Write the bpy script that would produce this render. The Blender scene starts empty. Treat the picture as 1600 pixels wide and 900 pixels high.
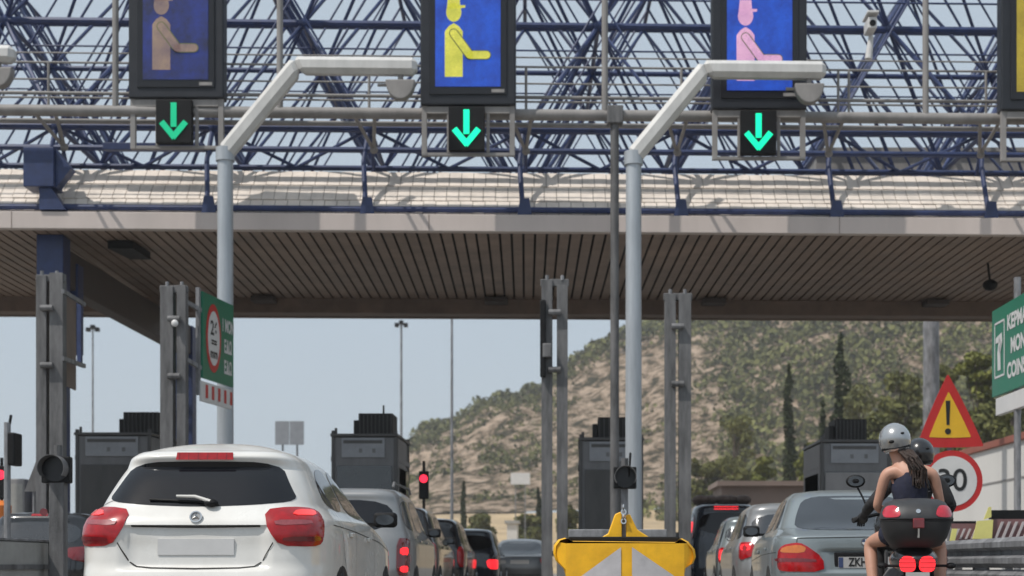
import bpy, bmesh, math, random
from mathutils import Vector, Matrix, noise as mnoise
from mathutils.geometry import delaunay_2d_cdt
random.seed(7)
R = math.radians
scene = bpy.context.scene
COL = scene.collection

# ---------------------------------------------------------------- camera, sky, sun, exposure
F, VX, HZ, CH = 2400.0, 895.0, 882.0, 0.68          # lens in photo pixels, vanishing point, horizon row, camera height
cam_d = bpy.data.cameras.new('camera'); cam = bpy.data.objects.new('camera', cam_d); COL.objects.link(cam)
cam.location = (0, 0, CH); cam.rotation_euler = (R(90), 0, 0)
cam_d.sensor_width = 36; cam_d.lens = F / 1600 * 36
cam_d.shift_x = (800 - VX) / 1600; cam_d.shift_y = (HZ - 450) / 1600
cam_d.clip_start = .1; cam_d.clip_end = 5000
cam_d.dof.use_dof = True; cam_d.dof.focus_distance = 11.5; cam_d.dof.aperture_fstop = 2.7
scene.camera = cam
SUN = Vector((-.46, -.30, .84)).normalized()         # direction to the sun
world = bpy.data.worlds.new('World'); scene.world = world; world.use_nodes = True
wn = world.node_tree; bg = wn.nodes['Background']
sky = wn.nodes.new('ShaderNodeTexSky'); sky.sky_type = 'NISHITA'; sky.sun_disc = False
sky.sun_elevation = math.asin(SUN.z); sky.sun_rotation = math.atan2(SUN.x, SUN.y)
sky.air_density = .8; sky.dust_density = 4; sky.ozone_density = 1.0; sky.altitude = 100
veil = wn.nodes.new('ShaderNodeMix'); veil.data_type = 'RGBA'; veil.inputs[0].default_value = .85; veil.inputs[7].default_value = (3.3, 3.88, 4.4, 1)   # thin summer haze over the blue
wn.links.new(sky.outputs[0], veil.inputs[6]); wn.links.new(veil.outputs[2], bg.inputs[0]); bg.inputs[1].default_value = .15
sl = bpy.data.lights.new('sun', 'SUN'); sl.energy = 3.3; sl.angle = R(.53); sl.color = (1, .955, .89)
so = bpy.data.objects.new('sun', sl); COL.objects.link(so); so.location = (0, 0, 60)
so.rotation_euler = SUN.to_track_quat('Z', 'Y').to_euler()
vs = scene.view_settings; vs.view_transform = 'Standard'; vs.look = 'None'; vs.exposure = .08; vs.gamma = 1; vs.use_curve_mapping = False
scene.cycles.max_bounces = 6; scene.cycles.volume_bounces = 0
scene.cycles.use_denoising = True

def S(Y): return F / Y
def P(px, py, Y): return Vector(((px - VX) * Y / F, Y, CH + (HZ - py) * Y / F))

# ---------------------------------------------------------------- materials
def mat(name, col, rough=.6, metal=0, var=.12, scale=3, bump=0, bscale=40, coat=0, emit=None, es=0, spec=.5, streak=0, dirt=None):
    m = bpy.data.materials.new(name); m.use_nodes = True
    nt = m.node_tree; b = nt.nodes['Principled BSDF']
    b.inputs['Roughness'].default_value = rough; b.inputs['Metallic'].default_value = metal
    b.inputs['Specular IOR Level'].default_value = spec
    b.inputs['Coat Weight'].default_value = coat; b.inputs['Coat Roughness'].default_value = .04
    if emit: b.inputs['Emission Color'].default_value = (*emit, 1); b.inputs['Emission Strength'].default_value = es
    tc = nt.nodes.new('ShaderNodeTexCoord'); mp = nt.nodes.new('ShaderNodeMapping')
    nt.links.new(tc.outputs['Object'], mp.inputs[0])
    if streak: mp.inputs['Scale'].default_value = (1, 1, 1 / streak)
    nz = nt.nodes.new('ShaderNodeTexNoise'); nz.inputs['Scale'].default_value = scale; nz.inputs['Detail'].default_value = 6; nz.inputs['Roughness'].default_value = .65
    nt.links.new(mp.outputs[0], nz.inputs[0])
    rp = nt.nodes.new('ShaderNodeValToRGB'); nt.links.new(nz.outputs[0], rp.inputs[0])
    rp.color_ramp.elements[0].position = .3; rp.color_ramp.elements[1].position = .7
    d = dirt or tuple(c * (1 - var) for c in col)
    rp.color_ramp.elements[0].color = (*d, 1); rp.color_ramp.elements[1].color = (*[min(1, c * (1 + var * .6)) for c in col], 1)
    nt.links.new(rp.outputs[0], b.inputs['Base Color'])
    mr = nt.nodes.new('ShaderNodeMapRange'); nt.links.new(nz.outputs[0], mr.inputs[0])
    mr.inputs[3].default_value = max(0, rough * .8); mr.inputs[4].default_value = min(1, rough * 1.25)
    nt.links.new(mr.outputs[0], b.inputs['Roughness'])
    if bump:
        n2 = nt.nodes.new('ShaderNodeTexNoise'); n2.inputs['Scale'].default_value = bscale; n2.inputs['Detail'].default_value = 4
        nt.links.new(tc.outputs['Object'], n2.inputs[0])
        bp = nt.nodes.new('ShaderNodeBump'); bp.inputs['Strength'].default_value = bump; bp.inputs['Distance'].default_value = .02
        nt.links.new(n2.outputs[0], bp.inputs['Height']); nt.links.new(bp.outputs[0], b.inputs['Normal'])
    return m
M = {}
M['galv'] = mat('galvanised steel', (.25, .25, .26), .55, .3, .55, 7, streak=3, bump=.2)
M['galv_dark'] = mat('weathered galvanised steel', (.15, .148, .15), .65, .2, .6, 6, streak=5, bump=.2)
M['pole'] = mat('painted pole', (.42, .45, .48), .42, .25, .22, 5, streak=8)
M['gantry'] = mat('gantry grey paint', (.26, .245, .235), .6, 0, .25, 3, streak=3)
M['blue'] = mat('blue steel paint', (.023, .041, .125), .5, 0, .35, 4, coat=.15)
M['fascia'] = mat('fascia panel', (.60, .52, .48), .6, 0, .14, .8, streak=6)
M['tile'] = mat('canopy tile', (.74, .66, .585), .7, 0, .2, 2.2, bump=.2)
M['dark'] = mat('dark gap', (.02, .018, .018), .9)
M['plank'] = mat('soffit plank', (.29, .21, .165), .6, 0, .35, .9, streak=1)
M['beam'] = mat('soffit beam', (.20, .145, .118), .7, 0, .3, 1.5)
M['ledframe'] = mat('sign housing', (.011, .013, .019), .45, 0, .2, 5)
M['bezel'] = mat('sign bezel', (.01, .01, .013), .3, 0, .2, 5)
M['black'] = mat('black plastic', (.007, .007, .008), .6, 0, .2, 8, spec=.25)
M['rubber'] = mat('tyre rubber', (.02, .02, .02), .85, 0, .2, 20, bump=.3)
M['alloy'] = mat('alloy rim', (.45, .45, .46), .3, .8, .1, 8)
M['glass'] = mat('tinted glass', (.008, .009, .012), .035, 0, .1, 2, spec=.45)
M['glass_grey'] = mat('grey reflecting glass', (.03, .035, .042), .05, 0, .3, 1.5, spec=1)
M['chrome'] = mat('chrome', (.7, .7, .7), .12, 1, .05, 5)
M['white'] = mat('white paint', (.74, .73, .70), .26, 0, .10, 1.2, coat=.6, dirt=(.62, .60, .56))
M['silver'] = mat('silver car paint', (.30, .30, .30), .32, .45, .12, 1.5, coat=.5)
M['silverblue'] = mat('pale blue grey car paint', (.24, .275, .285), .3, .35, .12, 1.5, coat=.6)
M['blackcar'] = mat('black car paint', (.012, .013, .016), .22, 0, .25, 2, coat=.8)
M['navycar'] = mat('dark blue car paint', (.02, .028, .045), .22, 0, .25, 2, coat=.8)
M['greycar'] = mat('grey car paint', (.12, .125, .13), .3, .3, .15, 2, coat=.6)
M['lamp'] = mat('red lamp lens', (.36, .003, .007), .2, 0, .35, 14, coat=.4)
M['lampdark'] = mat('dark red lamp lens', (.16, .006, .01), .12, 0, .3, 10, coat=1)
M['lampclear'] = mat('clear lamp lens', (.30, .07, .08), .25, 0, .3, 18, coat=.4)
M['amber'] = mat('amber lamp lens', (.6, .16, .02), .12, 0, .2, 14, coat=1)
M['lit'] = mat('lit brake lamp', (.6, .02, .02), .3, 0, .05, 4, emit=(1, .02, .03), es=1.4)
M['litsoft'] = mat('glowing lamp segment', (.6, .02, .02), .2, 0, .05, 4, emit=(1, .03, .02), es=.55, coat=1)
M['redsignal'] = mat('red signal light', (.5, .02, .03), .3, 0, .05, 4, emit=(1, .02, .06), es=1.6)
M['platewhite'] = mat('number plate', (.42, .41, .40), .4, 0, .1, 8)
M['platepale'] = mat('pale blank plate', (.62, .615, .61), .5, 0, .06, 6)
M['euro'] = mat('plate blue strip', (.04, .06, .14), .4)
M['yellow'] = mat('yellow plastic', (.90, .46, .012), .42, 0, .28, 3.5, bump=.08, bscale=9)
M['chev'] = mat('grey reflective sheet', (.50, .48, .49), .5, 0, .22, 5)
M['signgreen'] = mat('green sign face', (.005, .155, .085), .4, 0, .12, 3)
M['signred'] = mat('red sign border', (.48, .018, .018), .4, 0, .12, 5)
M['signyellow'] = mat('yellow sign face', (.72, .42, .02), .4, 0, .1, 4)
M['signwhite'] = mat('white sign face', (.62, .61, .60), .4, 0, .08, 4)
M['signblack'] = mat('black sign print', (.01, .01, .01), .5)
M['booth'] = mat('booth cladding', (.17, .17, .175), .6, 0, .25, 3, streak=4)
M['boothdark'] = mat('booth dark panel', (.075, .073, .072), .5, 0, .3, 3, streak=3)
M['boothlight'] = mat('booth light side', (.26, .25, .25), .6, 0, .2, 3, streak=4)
M['boothpanel'] = mat('booth label panel', (.27, .28, .30), .5, 0, .15, 4)
M['ac'] = mat('black air conditioner', (.022, .021, .02), .7, 0, .2, 5)
M['concrete'] = mat('concrete', (.33, .32, .30), .85, 0, .2, 2, bump=.3)
M['wallwhite'] = mat('white wall', (.62, .60, .57), .7, 0, .1, .3, streak=6)
M['coping'] = mat('red brown coping', (.28, .09, .06), .7, 0, .2, 3)
M['brownwall'] = mat('brown wall', (.21, .155, .13), .8, 0, .25, .5)
M['skin'] = mat('skin', (.50, .27, .19), .5, 0, .1, 14)
M['navycloth'] = mat('navy cloth', (.012, .014, .034), .9, 0, .3, 30, bump=.4, bscale=25)
M['darkcloth'] = mat('dark cloth', (.02, .02, .022), .9, 0, .3, 30, bump=.4, bscale=25)
M['hair'] = mat('brown hair', (.035, .018, .012), .55, 0, .4, 60, bump=.6, bscale=90)
M['helmet'] = mat('silver helmet', (.40, .41, .42), .22, .6, .1, 5, coat=.8)
M['hblack'] = mat('black helmet', (.012, .012, .014), .25, 0, .2, 5, coat=.6)
M['boxtop'] = mat('black top case plastic', (.03, .03, .032), .45, 0, .25, 14, bump=.12, bscale=200)
M['boxlow'] = mat('grey black top case plastic', (.02, .02, .022), .6, 0, .25, 14, bump=.2, bscale=200)
M['boxred'] = mat('red top case reflector', (.5, .01, .03), .15, 0, .2, 20, coat=1)
M['hazyellow'] = mat('pale yellow board', (.72, .66, .22), .5, 0, .12, 3)
M['hazbrown'] = mat('dull brown red board', (.20, .10, .10), .6, 0, .15, 3)
M['hazwhite'] = mat('dull white stripe', (.5, .45, .45), .6)
M['trunk'] = mat('tree bark', (.09, .065, .05), .9, 0, .3, 3)
M['darkbeam'] = mat('dark brown beam', (.075, .06, .055), .7, 0, .3, 1.5)
M['tilejoint'] = mat('tile joint', (.16, .145, .13), .9)
M['armpaint'] = mat('pale arm paint', (.60, .59, .57), .5, .05, .15, 4, streak=3)
M['orange'] = mat('orange plastic', (.75, .2, .03), .5)

def foliage_mat(name, a, b_, scale=.8):
    m = bpy.data.materials.new(name); m.use_nodes = True; nt = m.node_tree; b = nt.nodes['Principled BSDF']
    b.inputs['Roughness'].default_value = .8; b.inputs['Specular IOR Level'].default_value = .15
    g = nt.nodes.new('ShaderNodeNewGeometry'); tc = nt.nodes.new('ShaderNodeTexCoord')
    nz = nt.nodes.new('ShaderNodeTexNoise'); nz.inputs['Scale'].default_value = scale; nz.inputs['Detail'].default_value = 3
    nt.links.new(tc.outputs['Object'], nz.inputs[0])
    ad = nt.nodes.new('ShaderNodeMath'); ad.operation = 'MULTIPLY_ADD'; ad.inputs[1].default_value = .5
    nt.links.new(g.outputs['Random Per Island'], ad.inputs[0]); nt.links.new(nz.outputs[0], ad.inputs[2])
    rp = nt.nodes.new('ShaderNodeValToRGB'); rp.color_ramp.elements[0].position = .4; rp.color_ramp.elements[1].position = 1.0
    rp.color_ramp.elements[0].color = (*a, 1); rp.color_ramp.elements[1].color = (*b_, 1)
    nt.links.new(ad.outputs[0], rp.inputs[0]); nt.links.new(rp.outputs[0], b.inputs['Base Color'])
    return m
M['scrub'] = foliage_mat('hill scrub', (.048, .054, .020), (.175, .175, .060), .05)
M['pine'] = foliage_mat('pine foliage', (.048, .055, .020), (.165, .165, .058), .25)
M['bush'] = foliage_mat('bright bush foliage', (.055, .07, .02), (.20, .205, .055), .4)
M['cypress'] = foliage_mat('cypress foliage', (.010, .018, .008), (.05, .06, .024), .6)

# ---------------------------------------------------------------- mesh helpers
class MB:
    def __init__(s): s.v = []; s.f = []; s.uvless = True
    def add(s, vs_, fs):
        n = len(s.v); s.v += [Vector(p) for p in vs_]; s.f += [tuple(i + n for i in f) for f in fs]; return s
    def box(s, x0, x1, y0, y1, z0, z1):
        return s.add([(x0,y0,z0),(x1,y0,z0),(x1,y1,z0),(x0,y1,z0),(x0,y0,z1),(x1,y0,z1),(x1,y1,z1),(x0,y1,z1)],
                     [(0,3,2,1),(4,5,6,7),(0,1,5,4),(1,2,6,5),(2,3,7,6),(3,0,4,7)])
    def bar(s, p, q, w, h):                       # rectangular bar from p to q
        p, q = Vector(p), Vector(q); d = (q - p).normalized()
        up = Vector((0,0,1)) if abs(d.z) < .9 else Vector((0,1,0))
        a = d.cross(up).normalized() * w / 2; b = a.cross(d).normalized() * h / 2
        return s.add([p-a-b,p+a-b,p+a+b,p-a+b,q-a-b,q+a-b,q+a+b,q-a+b],
                     [(0,1,2,3),(7,6,5,4),(0,4,5,1),(1,5,6,2),(2,6,7,3),(3,7,4,0)])
    def tube(s, pts, r, n=10, r2=None):
        pts = [Vector(p) for p in pts]; N = len(s.v); k = len(pts)
        for i, p in enumerate(pts):
            if i == 0: d = pts[1] - p
            elif i == k-1: d = p - pts[i-1]
            else: d = (pts[i+1]-p).normalized() + (p-pts[i-1]).normalized()
            d.normalize()
            up = Vector((0,0,1)) if abs(d.z) < .95 else Vector((0,1,0))
            a = d.cross(up).normalized(); b = a.cross(d)
            rr = r if r2 is None else r + (r2-r)*i/(k-1)
            if 0 < i < k-1: rr *= 1/max(.5, d.dot((pts[i+1]-p).normalized())) ** .5
            for j in range(n):
                t = 2*math.pi*j/n; s.v.append(p + a*math.cos(t)*rr + b*math.sin(t)*rr)
        for i in range(k-1):
            for j in range(n):
                a0 = N+i*n+j; a1 = N+i*n+(j+1)%n
                s.f.append((a0, a1, a1+n, a0+n))
        s.f.append(tuple(N+j for j in reversed(range(n)))); s.f.append(tuple(N+(k-1)*n+j for j in range(n)))
        return s
    def prism(s, poly, o, ax, ay, th):            # poly (a,b) in plane o+a*ax+b*ay, thickness th along -normal
        ax, ay, o = Vector(ax), Vector(ay), Vector(o); nn = ax.cross(ay).normalized() * th
        k = len(poly); F_ = [o + ax*a + ay*b for a, b in poly]
        return s.add(F_ + [p - nn for p in F_], [tuple(range(k)), tuple(reversed(range(k, 2*k)))] +
                     [(i, k+i, k+(i+1) % k, (i+1) % k) for i in range(k)])
    def disc(s, c, nrm, r, th, n=28, ry=None):
        nrm = Vector(nrm).normalized(); up = Vector((0,0,1)) if abs(nrm.z) < .9 else Vector((0,1,0))
        ax = up.cross(nrm).normalized(); ay = nrm.cross(ax)
        return s.prism([(math.cos(2*math.pi*i/n)*r, math.sin(2*math.pi*i/n)*(ry or r)) for i in range(n)], c, ax, ay, th)
    def ring(s, c, nrm, r0, r1, th, n=32):
        nrm = Vector(nrm).normalized(); up = Vector((0,0,1)) if abs(nrm.z) < .9 else Vector((0,1,0))
        ax = up.cross(nrm).normalized(); ay = nrm.cross(ax); c = Vector(c); N = len(s.v)
        for i in range(n):
            d = ax*math.cos(2*math.pi*i/n) + ay*math.sin(2*math.pi*i/n)
            s.v += [c+d*r0, c+d*r1, c+d*r1-nrm*th, c+d*r0-nrm*th]
        for i in range(n):
            a = N+4*i; b = N+4*((i+1) % n)
            for k in range(4): s.f.append((a+k, a+(k+1)%4, b+(k+1)%4, b+k))
        return s
    def ball(s, c, rx, ry, rz, n=16, m=10):
        N = len(s.v); c = Vector(c); s.v.append(c+Vector((0,0,rz)))
        for i in range(1, m):
            a = math.pi*i/m
            for j in range(n):
                t = 2*math.pi*j/n; s.v.append(c+Vector((rx*math.sin(a)*math.cos(t), ry*math.sin(a)*math.sin(t), rz*math.cos(a))))
        s.v.append(c-Vector((0,0,rz))); L = len(s.v)-1
        for j in range(n): s.f.append((N, N+1+j, N+1+(j+1)%n)); s.f.append((L, N+1+(m-2)*n+(j+1)%n, N+1+(m-2)*n+j))
        for i in range(m-2):
            for j in range(n):
                a = N+1+i*n+j; b = N+1+i*n+(j+1)%n; s.f.append((a, a+n, b+n, b))
        return s
    def lathe(s, prof, c, n=24, axis='z'):        # prof: (r, h)
        c = Vector(c); N = len(s.v)
        for r, h in prof:
            for j in range(n):
                t = 2*math.pi*j/n; a, b = r*math.cos(t), r*math.sin(t)
                s.v.append(c + (Vector((a,b,h)) if axis == 'z' else Vector((h,a,b)) if axis == 'x' else Vector((b,h,a))))
        for i in range(len(prof)-1):
            for j in range(n):
                a0 = N+i*n+j; a1 = N+i*n+(j+1)%n; s.f.append((a0, a1, a1+n, a0+n))
        s.f.append(tuple(N+j for j in reversed(range(n)))); s.f.append(tuple(N+(len(prof)-1)*n+j for j in range(n)))
        return s
    def build(s, name, m, parent=None, smooth=False, bevel=0, seg=2, angle=35):
        off = Vector((0,0,0)); p = parent
        while p is not None: off += p.location; p = p.parent
        me = bpy.data.meshes.new(name); me.from_pydata([tuple(q-off) for q in s.v], [], s.f); me.validate()
        me.materials.append(M[m] if isinstance(m, str) else m)
        o = bpy.data.objects.new(name, me); COL.objects.link(o)
        if parent: o.parent = parent
        if smooth:
            bm = bmesh.new(); bm.from_mesh(me); bmesh.ops.recalc_face_normals(bm, faces=bm.faces)
            for f in bm.faces: f.smooth = True
            for e in bm.edges:
                if len(e.link_faces) == 2 and e.calc_face_angle(0) > R(angle): e.smooth = False
            bm.to_mesh(me); bm.free()
        if bevel:
            b = o.modifiers.new('bevel', 'BEVEL'); b.width = bevel; b.segments = seg; b.limit_method = 'ANGLE'
        return o
def tag(o, label, cat, group=None, kind=None):
    if label: o['label'] = label
    if cat: o['category'] = cat
    if group: o['group'] = group
    if kind: o['kind'] = kind
    return o
def thing(name, label, cat, loc=(0,0,0), group=None):
    o = bpy.data.objects.new(name, None); COL.objects.link(o); o.location = loc; o.empty_display_size = .2
    return tag(o, label, cat, group)
def kids(o): return [c for c in bpy.data.objects if c.parent == o]
def dup(o, parent=None, label=None):
    c = o.copy(); COL.objects.link(c); c.parent = parent
    if label: c['label'] = label
    for k in kids(o): dup(k, c)
    return c
def text_mb(txt, size, o, ax, ay, th=.004, xs=1.0, align='CENTER', bold=0):
    cu = bpy.data.curves.new('t', 'FONT'); cu.body = txt; cu.size = size; cu.align_x = align; cu.align_y = 'CENTER'; cu.offset = bold
    ob = bpy.data.objects.new('t', cu); COL.objects.link(ob)
    dg = bpy.context.evaluated_depsgraph_get(); me = bpy.data.meshes.new_from_object(ob.evaluated_get(dg))
    mb = MB(); o, ax, ay = Vector(o), Vector(ax).normalized(), Vector(ay).normalized()
    mb.add([o + ax*v.co.x*xs + ay*v.co.y for v in me.vertices], [tuple(p.vertices) for p in me.polygons])
    bpy.data.objects.remove(ob); bpy.data.curves.remove(cu); bpy.data.meshes.remove(me)
    return mb
# ---------------------------------------------------------------- setting: ground, road, islands
import numpy as np
def ground_mat():
    m = mat('dry ground', (.24, .20, .14), .95, 0, .3, .05, bump=.3, bscale=2); return m
M['earth'] = ground_mat(); M['asphalt'] = mat('worn plaza concrete', (.20, .185, .165), .9, 0, .3, .6, bump=.4, bscale=60)
M['paint'] = mat('road paint', (.6, .6, .58), .7, 0, .15, 4)

def smooth01(t): t = max(0, min(1, t)); return t*t*(3-2*t)
RX = [(-400,2),(-105,4),(-62,7),(-50,27),(-47,34),(-37,42),(-25,48),(-8,54),(10,62),(25,69),(36,73),(60,80),(100,90),(135,95),(400,110)]
def ridge(x):
    for (a, b), (c, d) in zip(RX, RX[1:]):
        if a <= x <= c: return b + (d-b)*(x-a)/(c-a)
    return RX[0][1] if x < RX[0][0] else RX[-1][1]
def terrain(x, y):
    base = 9*smooth01((y-110)/190) if y > 110 else 0
    xn = x*450/max(y, 250)
    r = ridge(xn)
    k = smooth01((y-265)/185)**.85
    near = smooth01((x-24)/60)*smooth01((y-75)/140)*16          # the greener spur on the right
    h = base + near + max(0, r-9-near*.2)*k + mnoise.fractal(Vector((x*.03, y*.03, 0)), 1, 2, 4)*5.5*k + mnoise.fractal(Vector((x*.12, y*.12, 3)), 1, 2, 3)*3.0*k - abs(mnoise.noise(Vector((x*.045, y*.012, 9))))*7*k
    if y > 450: h -= (y-450)*.28
    return h
def grid_mesh(xs, ys, fn):
    mb = MB(); nx = len(xs)
    mb.v = [Vector((x, y, fn(x, y))) for y in ys for x in xs]
    mb.f = [(j*nx+i, j*nx+i+1, (j+1)*nx+i+1, (j+1)*nx+i) for j in range(len(ys)-1) for i in range(nx-1)]
    return mb
g = MB(); g.add([(-800,-100,-.02),(800,-100,-.02),(800,1100,-.02),(-800,1100,-.02)], [(0,1,2,3)])
tag(g.build('ground', 'earth'), None, None, kind='structure')
r_ = MB(); r_.add([(-40,-60,-.012),(13.5,-60,-.012),(13.5,160,-.012),(-40,160,-.012)], [(0,1,2,3)])
tag(r_.build('road', 'asphalt'), None, None, kind='structure')
mk = MB()
for X in (-.2, 5.0, -5.6, -10.8):
    y = -20
    while y < 10: mk.add([(X-.07,y,-.006),(X+.07,y,-.006),(X+.07,y+3,-.006),(X-.07,y+3,-.006)], [(0,1,2,3)]); y += 6
    mk.add([(X-.09,22.5,-.006),(X+.09,22.5,-.006),(X+.09,28,-.006),(X-.09,28,-.006)], [(0,1,2,3)])
tag(mk.build('road_markings', 'paint'), None, None, kind='structure')

# the hill
hill_m = bpy.data.materials.new('rocky hillside'); hill_m.use_nodes = True
nt = hill_m.node_tree; b = nt.nodes['Principled BSDF']; b.inputs['Roughness'].default_value = .95; b.inputs['Specular IOR Level'].default_value = .1
tc = nt.nodes.new('ShaderNodeTexCoord')
n1 = nt.nodes.new('ShaderNodeTexNoise'); n1.inputs['Scale'].default_value = .27; n1.inputs['Detail'].default_value = 8; n1.inputs['Roughness'].default_value = .75
n2 = nt.nodes.new('ShaderNodeTexNoise'); n2.inputs['Scale'].default_value = .035; n2.inputs['Detail'].default_value = 5
nt.links.new(tc.outputs['Object'], n1.inputs[0]); nt.links.new(tc.outputs['Object'], n2.inputs[0])
rp = nt.nodes.new('ShaderNodeValToRGB'); cr = rp.color_ramp
cr.elements[0].position = .42; cr.elements[0].color = (.060, .055, .030, 1); cr.elements[1].position = .585; cr.elements[1].color = (.62, .475, .355, 1)
e = cr.elements.new(.465); e.color = (.19, .14, .09, 1); e = cr.elements.new(.505); e.color = (.37, .275, .195, 1)
nt.links.new(n1.outputs[0], rp.inputs[0]); nt.links.new(rp.outputs[0], b.inputs['Base Color'])
bp = nt.nodes.new('ShaderNodeBump'); bp.inputs['Strength'].default_value = 1; bp.inputs['Distance'].default_value = 3
nt.links.new(n1.outputs[0], bp.inputs['Height']); nt.links.new(bp.outputs[0], b.inputs['Normal'])
M['hill'] = hill_m
xs = [-260+2.6*i for i in range(201)]; ys = [282+3.0*i for i in range(90)]
tag(grid_mesh(xs, ys, terrain).build('hill', 'hill', smooth=True, angle=180), None, None, kind='structure')
xs = [-260+8*i for i in range(66)]; ys = [76+6*i for i in range(36)]
M['field'] = mat('dry grass field', (.42, .31, .18), .95, 0, .35, .12, bump=.5, bscale=1)
tag(grid_mesh(xs, ys, lambda x, y: terrain(x, y)-.04+ .0*x if y < 283 else terrain(x, y)-1.2).build('field', 'field', smooth=True, angle=180), None, None, kind='structure')

def leaf_blob(V, Fc, c, rx, rz, n, size, rng, up=.3):
    for _ in range(n):
        while True:
            d = Vector((rng.uniform(-1,1), rng.uniform(-1,1), rng.uniform(-1,1)))
            if .05 < d.length < 1: break
        d = d / d.length * (d.length ** .4)
        p = c + Vector((d.x*rx, d.y*rx, d.z*rz))
        a = Vector((rng.gauss(0,1), rng.gauss(0,1), rng.gauss(0,1))).normalized(); n_ = (d + a*.9).normalized()
        t = n_.orthogonal().normalized(); t.rotate(Matrix.Rotation(rng.uniform(0, 6.28), 3, n_)); b2 = n_.cross(t)
        s = size*rng.uniform(.6, 1.4); k = len(V)
        V += [p + t*s, p + b2*s*.8, p - t*s*.9, p - b2*s*.7]; Fc.append((k, k+1, k+2, k+3))
rng = random.Random(3)
V, Fc = [], []
for i in range(14500):
    y = 262 + 195*rng.random()**.8; x = rng.uniform(-.24*y-0, .34*y)
    px = VX + x*F/y; z = terrain(x, y); py = HZ-(z-CH)*F/y
    if px < 600 or px > 1640 or (px < 1010 and y < 292): continue
    den = max(0, .45 + 1.5*mnoise.noise(Vector((x*.035, y*.03, 5))) + .5*mnoise.noise(Vector((x*.12, y*.1, 2))))
    top = ridge(x*450/max(y,250)); rel = z/max(top, 1)
    green = smooth01((rel-.80)/.12) + smooth01((px-1050)/180)*1.5 + (1-smooth01((z-12)/6))*.45*smooth01((px-980)/60)
    if rng.random() > .24*den*2 + green: continue
    w = (.5+1.9*rng.random()**1.8)*(1.15 if green > .6 else .85)
    leaf_blob(V, Fc, Vector((x, y, z+w*.3)), w, w*.75, 26, w*.28, rng)
sc = MB(); sc.v = V; sc.f = Fc
tag(sc.build('hillside_scrub', 'scrub'), 'olive green scrub and pines scattered over the rocky hill', 'scrub', kind='stuff')

def tree(name, label, x, y, h, w, m='pine', clumps=24, leaf=.28, group='trees on the slope behind the booths', narrow=False, rag=.2):
    z0 = terrain(x, y) - .2; t = thing(name, label, 'tree', (x, y, z0), group)
    rg = random.Random(int(x*13+y)); tr = MB(); tr.tube([(x, y, z0), (x+.1*w*rg.uniform(-1,1), y, z0+h*.5), (x, y, z0+h*.93)], .045*w+.08, 8, .03)
    V, Fc = [], []
    if narrow:
        for i in range(clumps):
            f = i/clumps; zz = z0 + h*(.05+.93*f); rr = w/2*(1-f)**.62*(min(1, .72+f*1.6))*(1-rag*rg.random())
            leaf_blob(V, Fc, Vector((x+rg.uniform(-.1,.1)*w, y, zz)), max(.1, rr), h/clumps*1.3, int(60+120*rr), leaf, rg)
    else:
        for i in range(clumps):
            a = rg.uniform(0, 6.28); f = rg.random(); rr = w/2*math.sqrt(rg.random())*(1-.5*f)
            c = Vector((x+math.cos(a)*rr, y+math.sin(a)*rr, z0+h*(.32+.62*f)))
            tr.tube([(x, y, z0+h*(.25+.4*f)), tuple(c)], .03*w*.5, 5, .02)
            leaf_blob(V, Fc, c, w*rg.uniform(.14,.24), w*rg.uniform(.1,.18), 150, leaf, rg)
    tr.build('trunk', 'trunk', t)
    mb = MB(); mb.v = V; mb.f = Fc; mb.build('crown', m, t); return t
def tree_px(name, label, px, ptop, Y, wpx, m='pine', **k):
    x = (px-VX)*Y/F; z0 = terrain(x, Y)-.2; h = CH+(HZ-ptop)*Y/F-z0
    return tree(name, label, x, Y, h, wpx*Y/F, m, **k)
tree_px('cypress_tree', 'tall slim dark cypress standing alone on the slope left of the grey booth', 1232, 566, 130, 36, 'cypress', clumps=26, leaf=.16, narrow=True, group='cypresses')
tree_px('cypress_tree', 'ragged dark conifer with a bare spiky top rising behind the booth air conditioner', 1313, 516, 120, 62, 'cypress', clumps=20, leaf=.2, narrow=True, rag=.75, group='cypresses')
tree_px('cypress_tree', 'small dark cypress in the dry field beside the lamp post', 724, 752, 180, 13, 'cypress', clumps=14, leaf=.2, narrow=True, group='cypresses')
tree_px('cypress_tree', 'small dark cypress in the dry field beside the galvanised posts', 842, 762, 170, 14, 'cypress', clumps=14, leaf=.2, narrow=True, group='cypresses')
tree_px('cypress_tree', 'short dark cypress close to the left side of the spiky conifer', 1285, 625, 115, 20, 'cypress', clumps=16, leaf=.18, narrow=True, group='cypresses')
TL = [('broad_tree','yellowish green bushy tree just left of the slim cypress',1195,700,125,52,'bush'),('broad_tree','bright green tree just right of the slim cypress',1262,676,118,50,'bush'),
 ('pine_tree','olive pine low on the slope behind the parked dark van',1125,712,150,80,'pine'),('pine_tree','olive pine above the brown wall',1165,722,140,70,'pine'),
 ('pine_tree','bushy pine between the spiky conifer and the silver helmet',1370,640,110,90,'pine'),('pine_tree','tall pine left of the big grey column',1408,560,120,84,'pine'),
 ('pine_tree','pine right behind the warning triangle',1478,545,105,100,'pine'),('pine_tree','tall bright pine between the triangle and the green sign',1530,540,98,84,'bush'),
 ('pine_tree','dark pine behind the lower corner of the green sign',1585,530,96,110,'pine'),('pine_tree','low pine above the white wall',1560,610,90,90,'pine'),
 ('broad_tree','low round tree on the field edge left of the galvanised posts',822,800,160,50,'pine'),('broad_tree','low round tree beside the small field cypress',748,802,165,50,'pine'),
 ('broad_tree','round tree between the galvanised posts and the booth',892,790,140,46,'pine'),('pine_tree','pine behind the right galvanised post pair',1098,700,150,60,'pine'),
 ('pine_tree','dense pine high behind the spiky conifer',1345,590,150,80,'pine'),('pine_tree','pine near the right edge above the low pine',1620,520,120,110,'pine'),('pine_tree','pine between the two right post pairs and the lone cypress',1150,640,170,70,'pine')]
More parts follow.
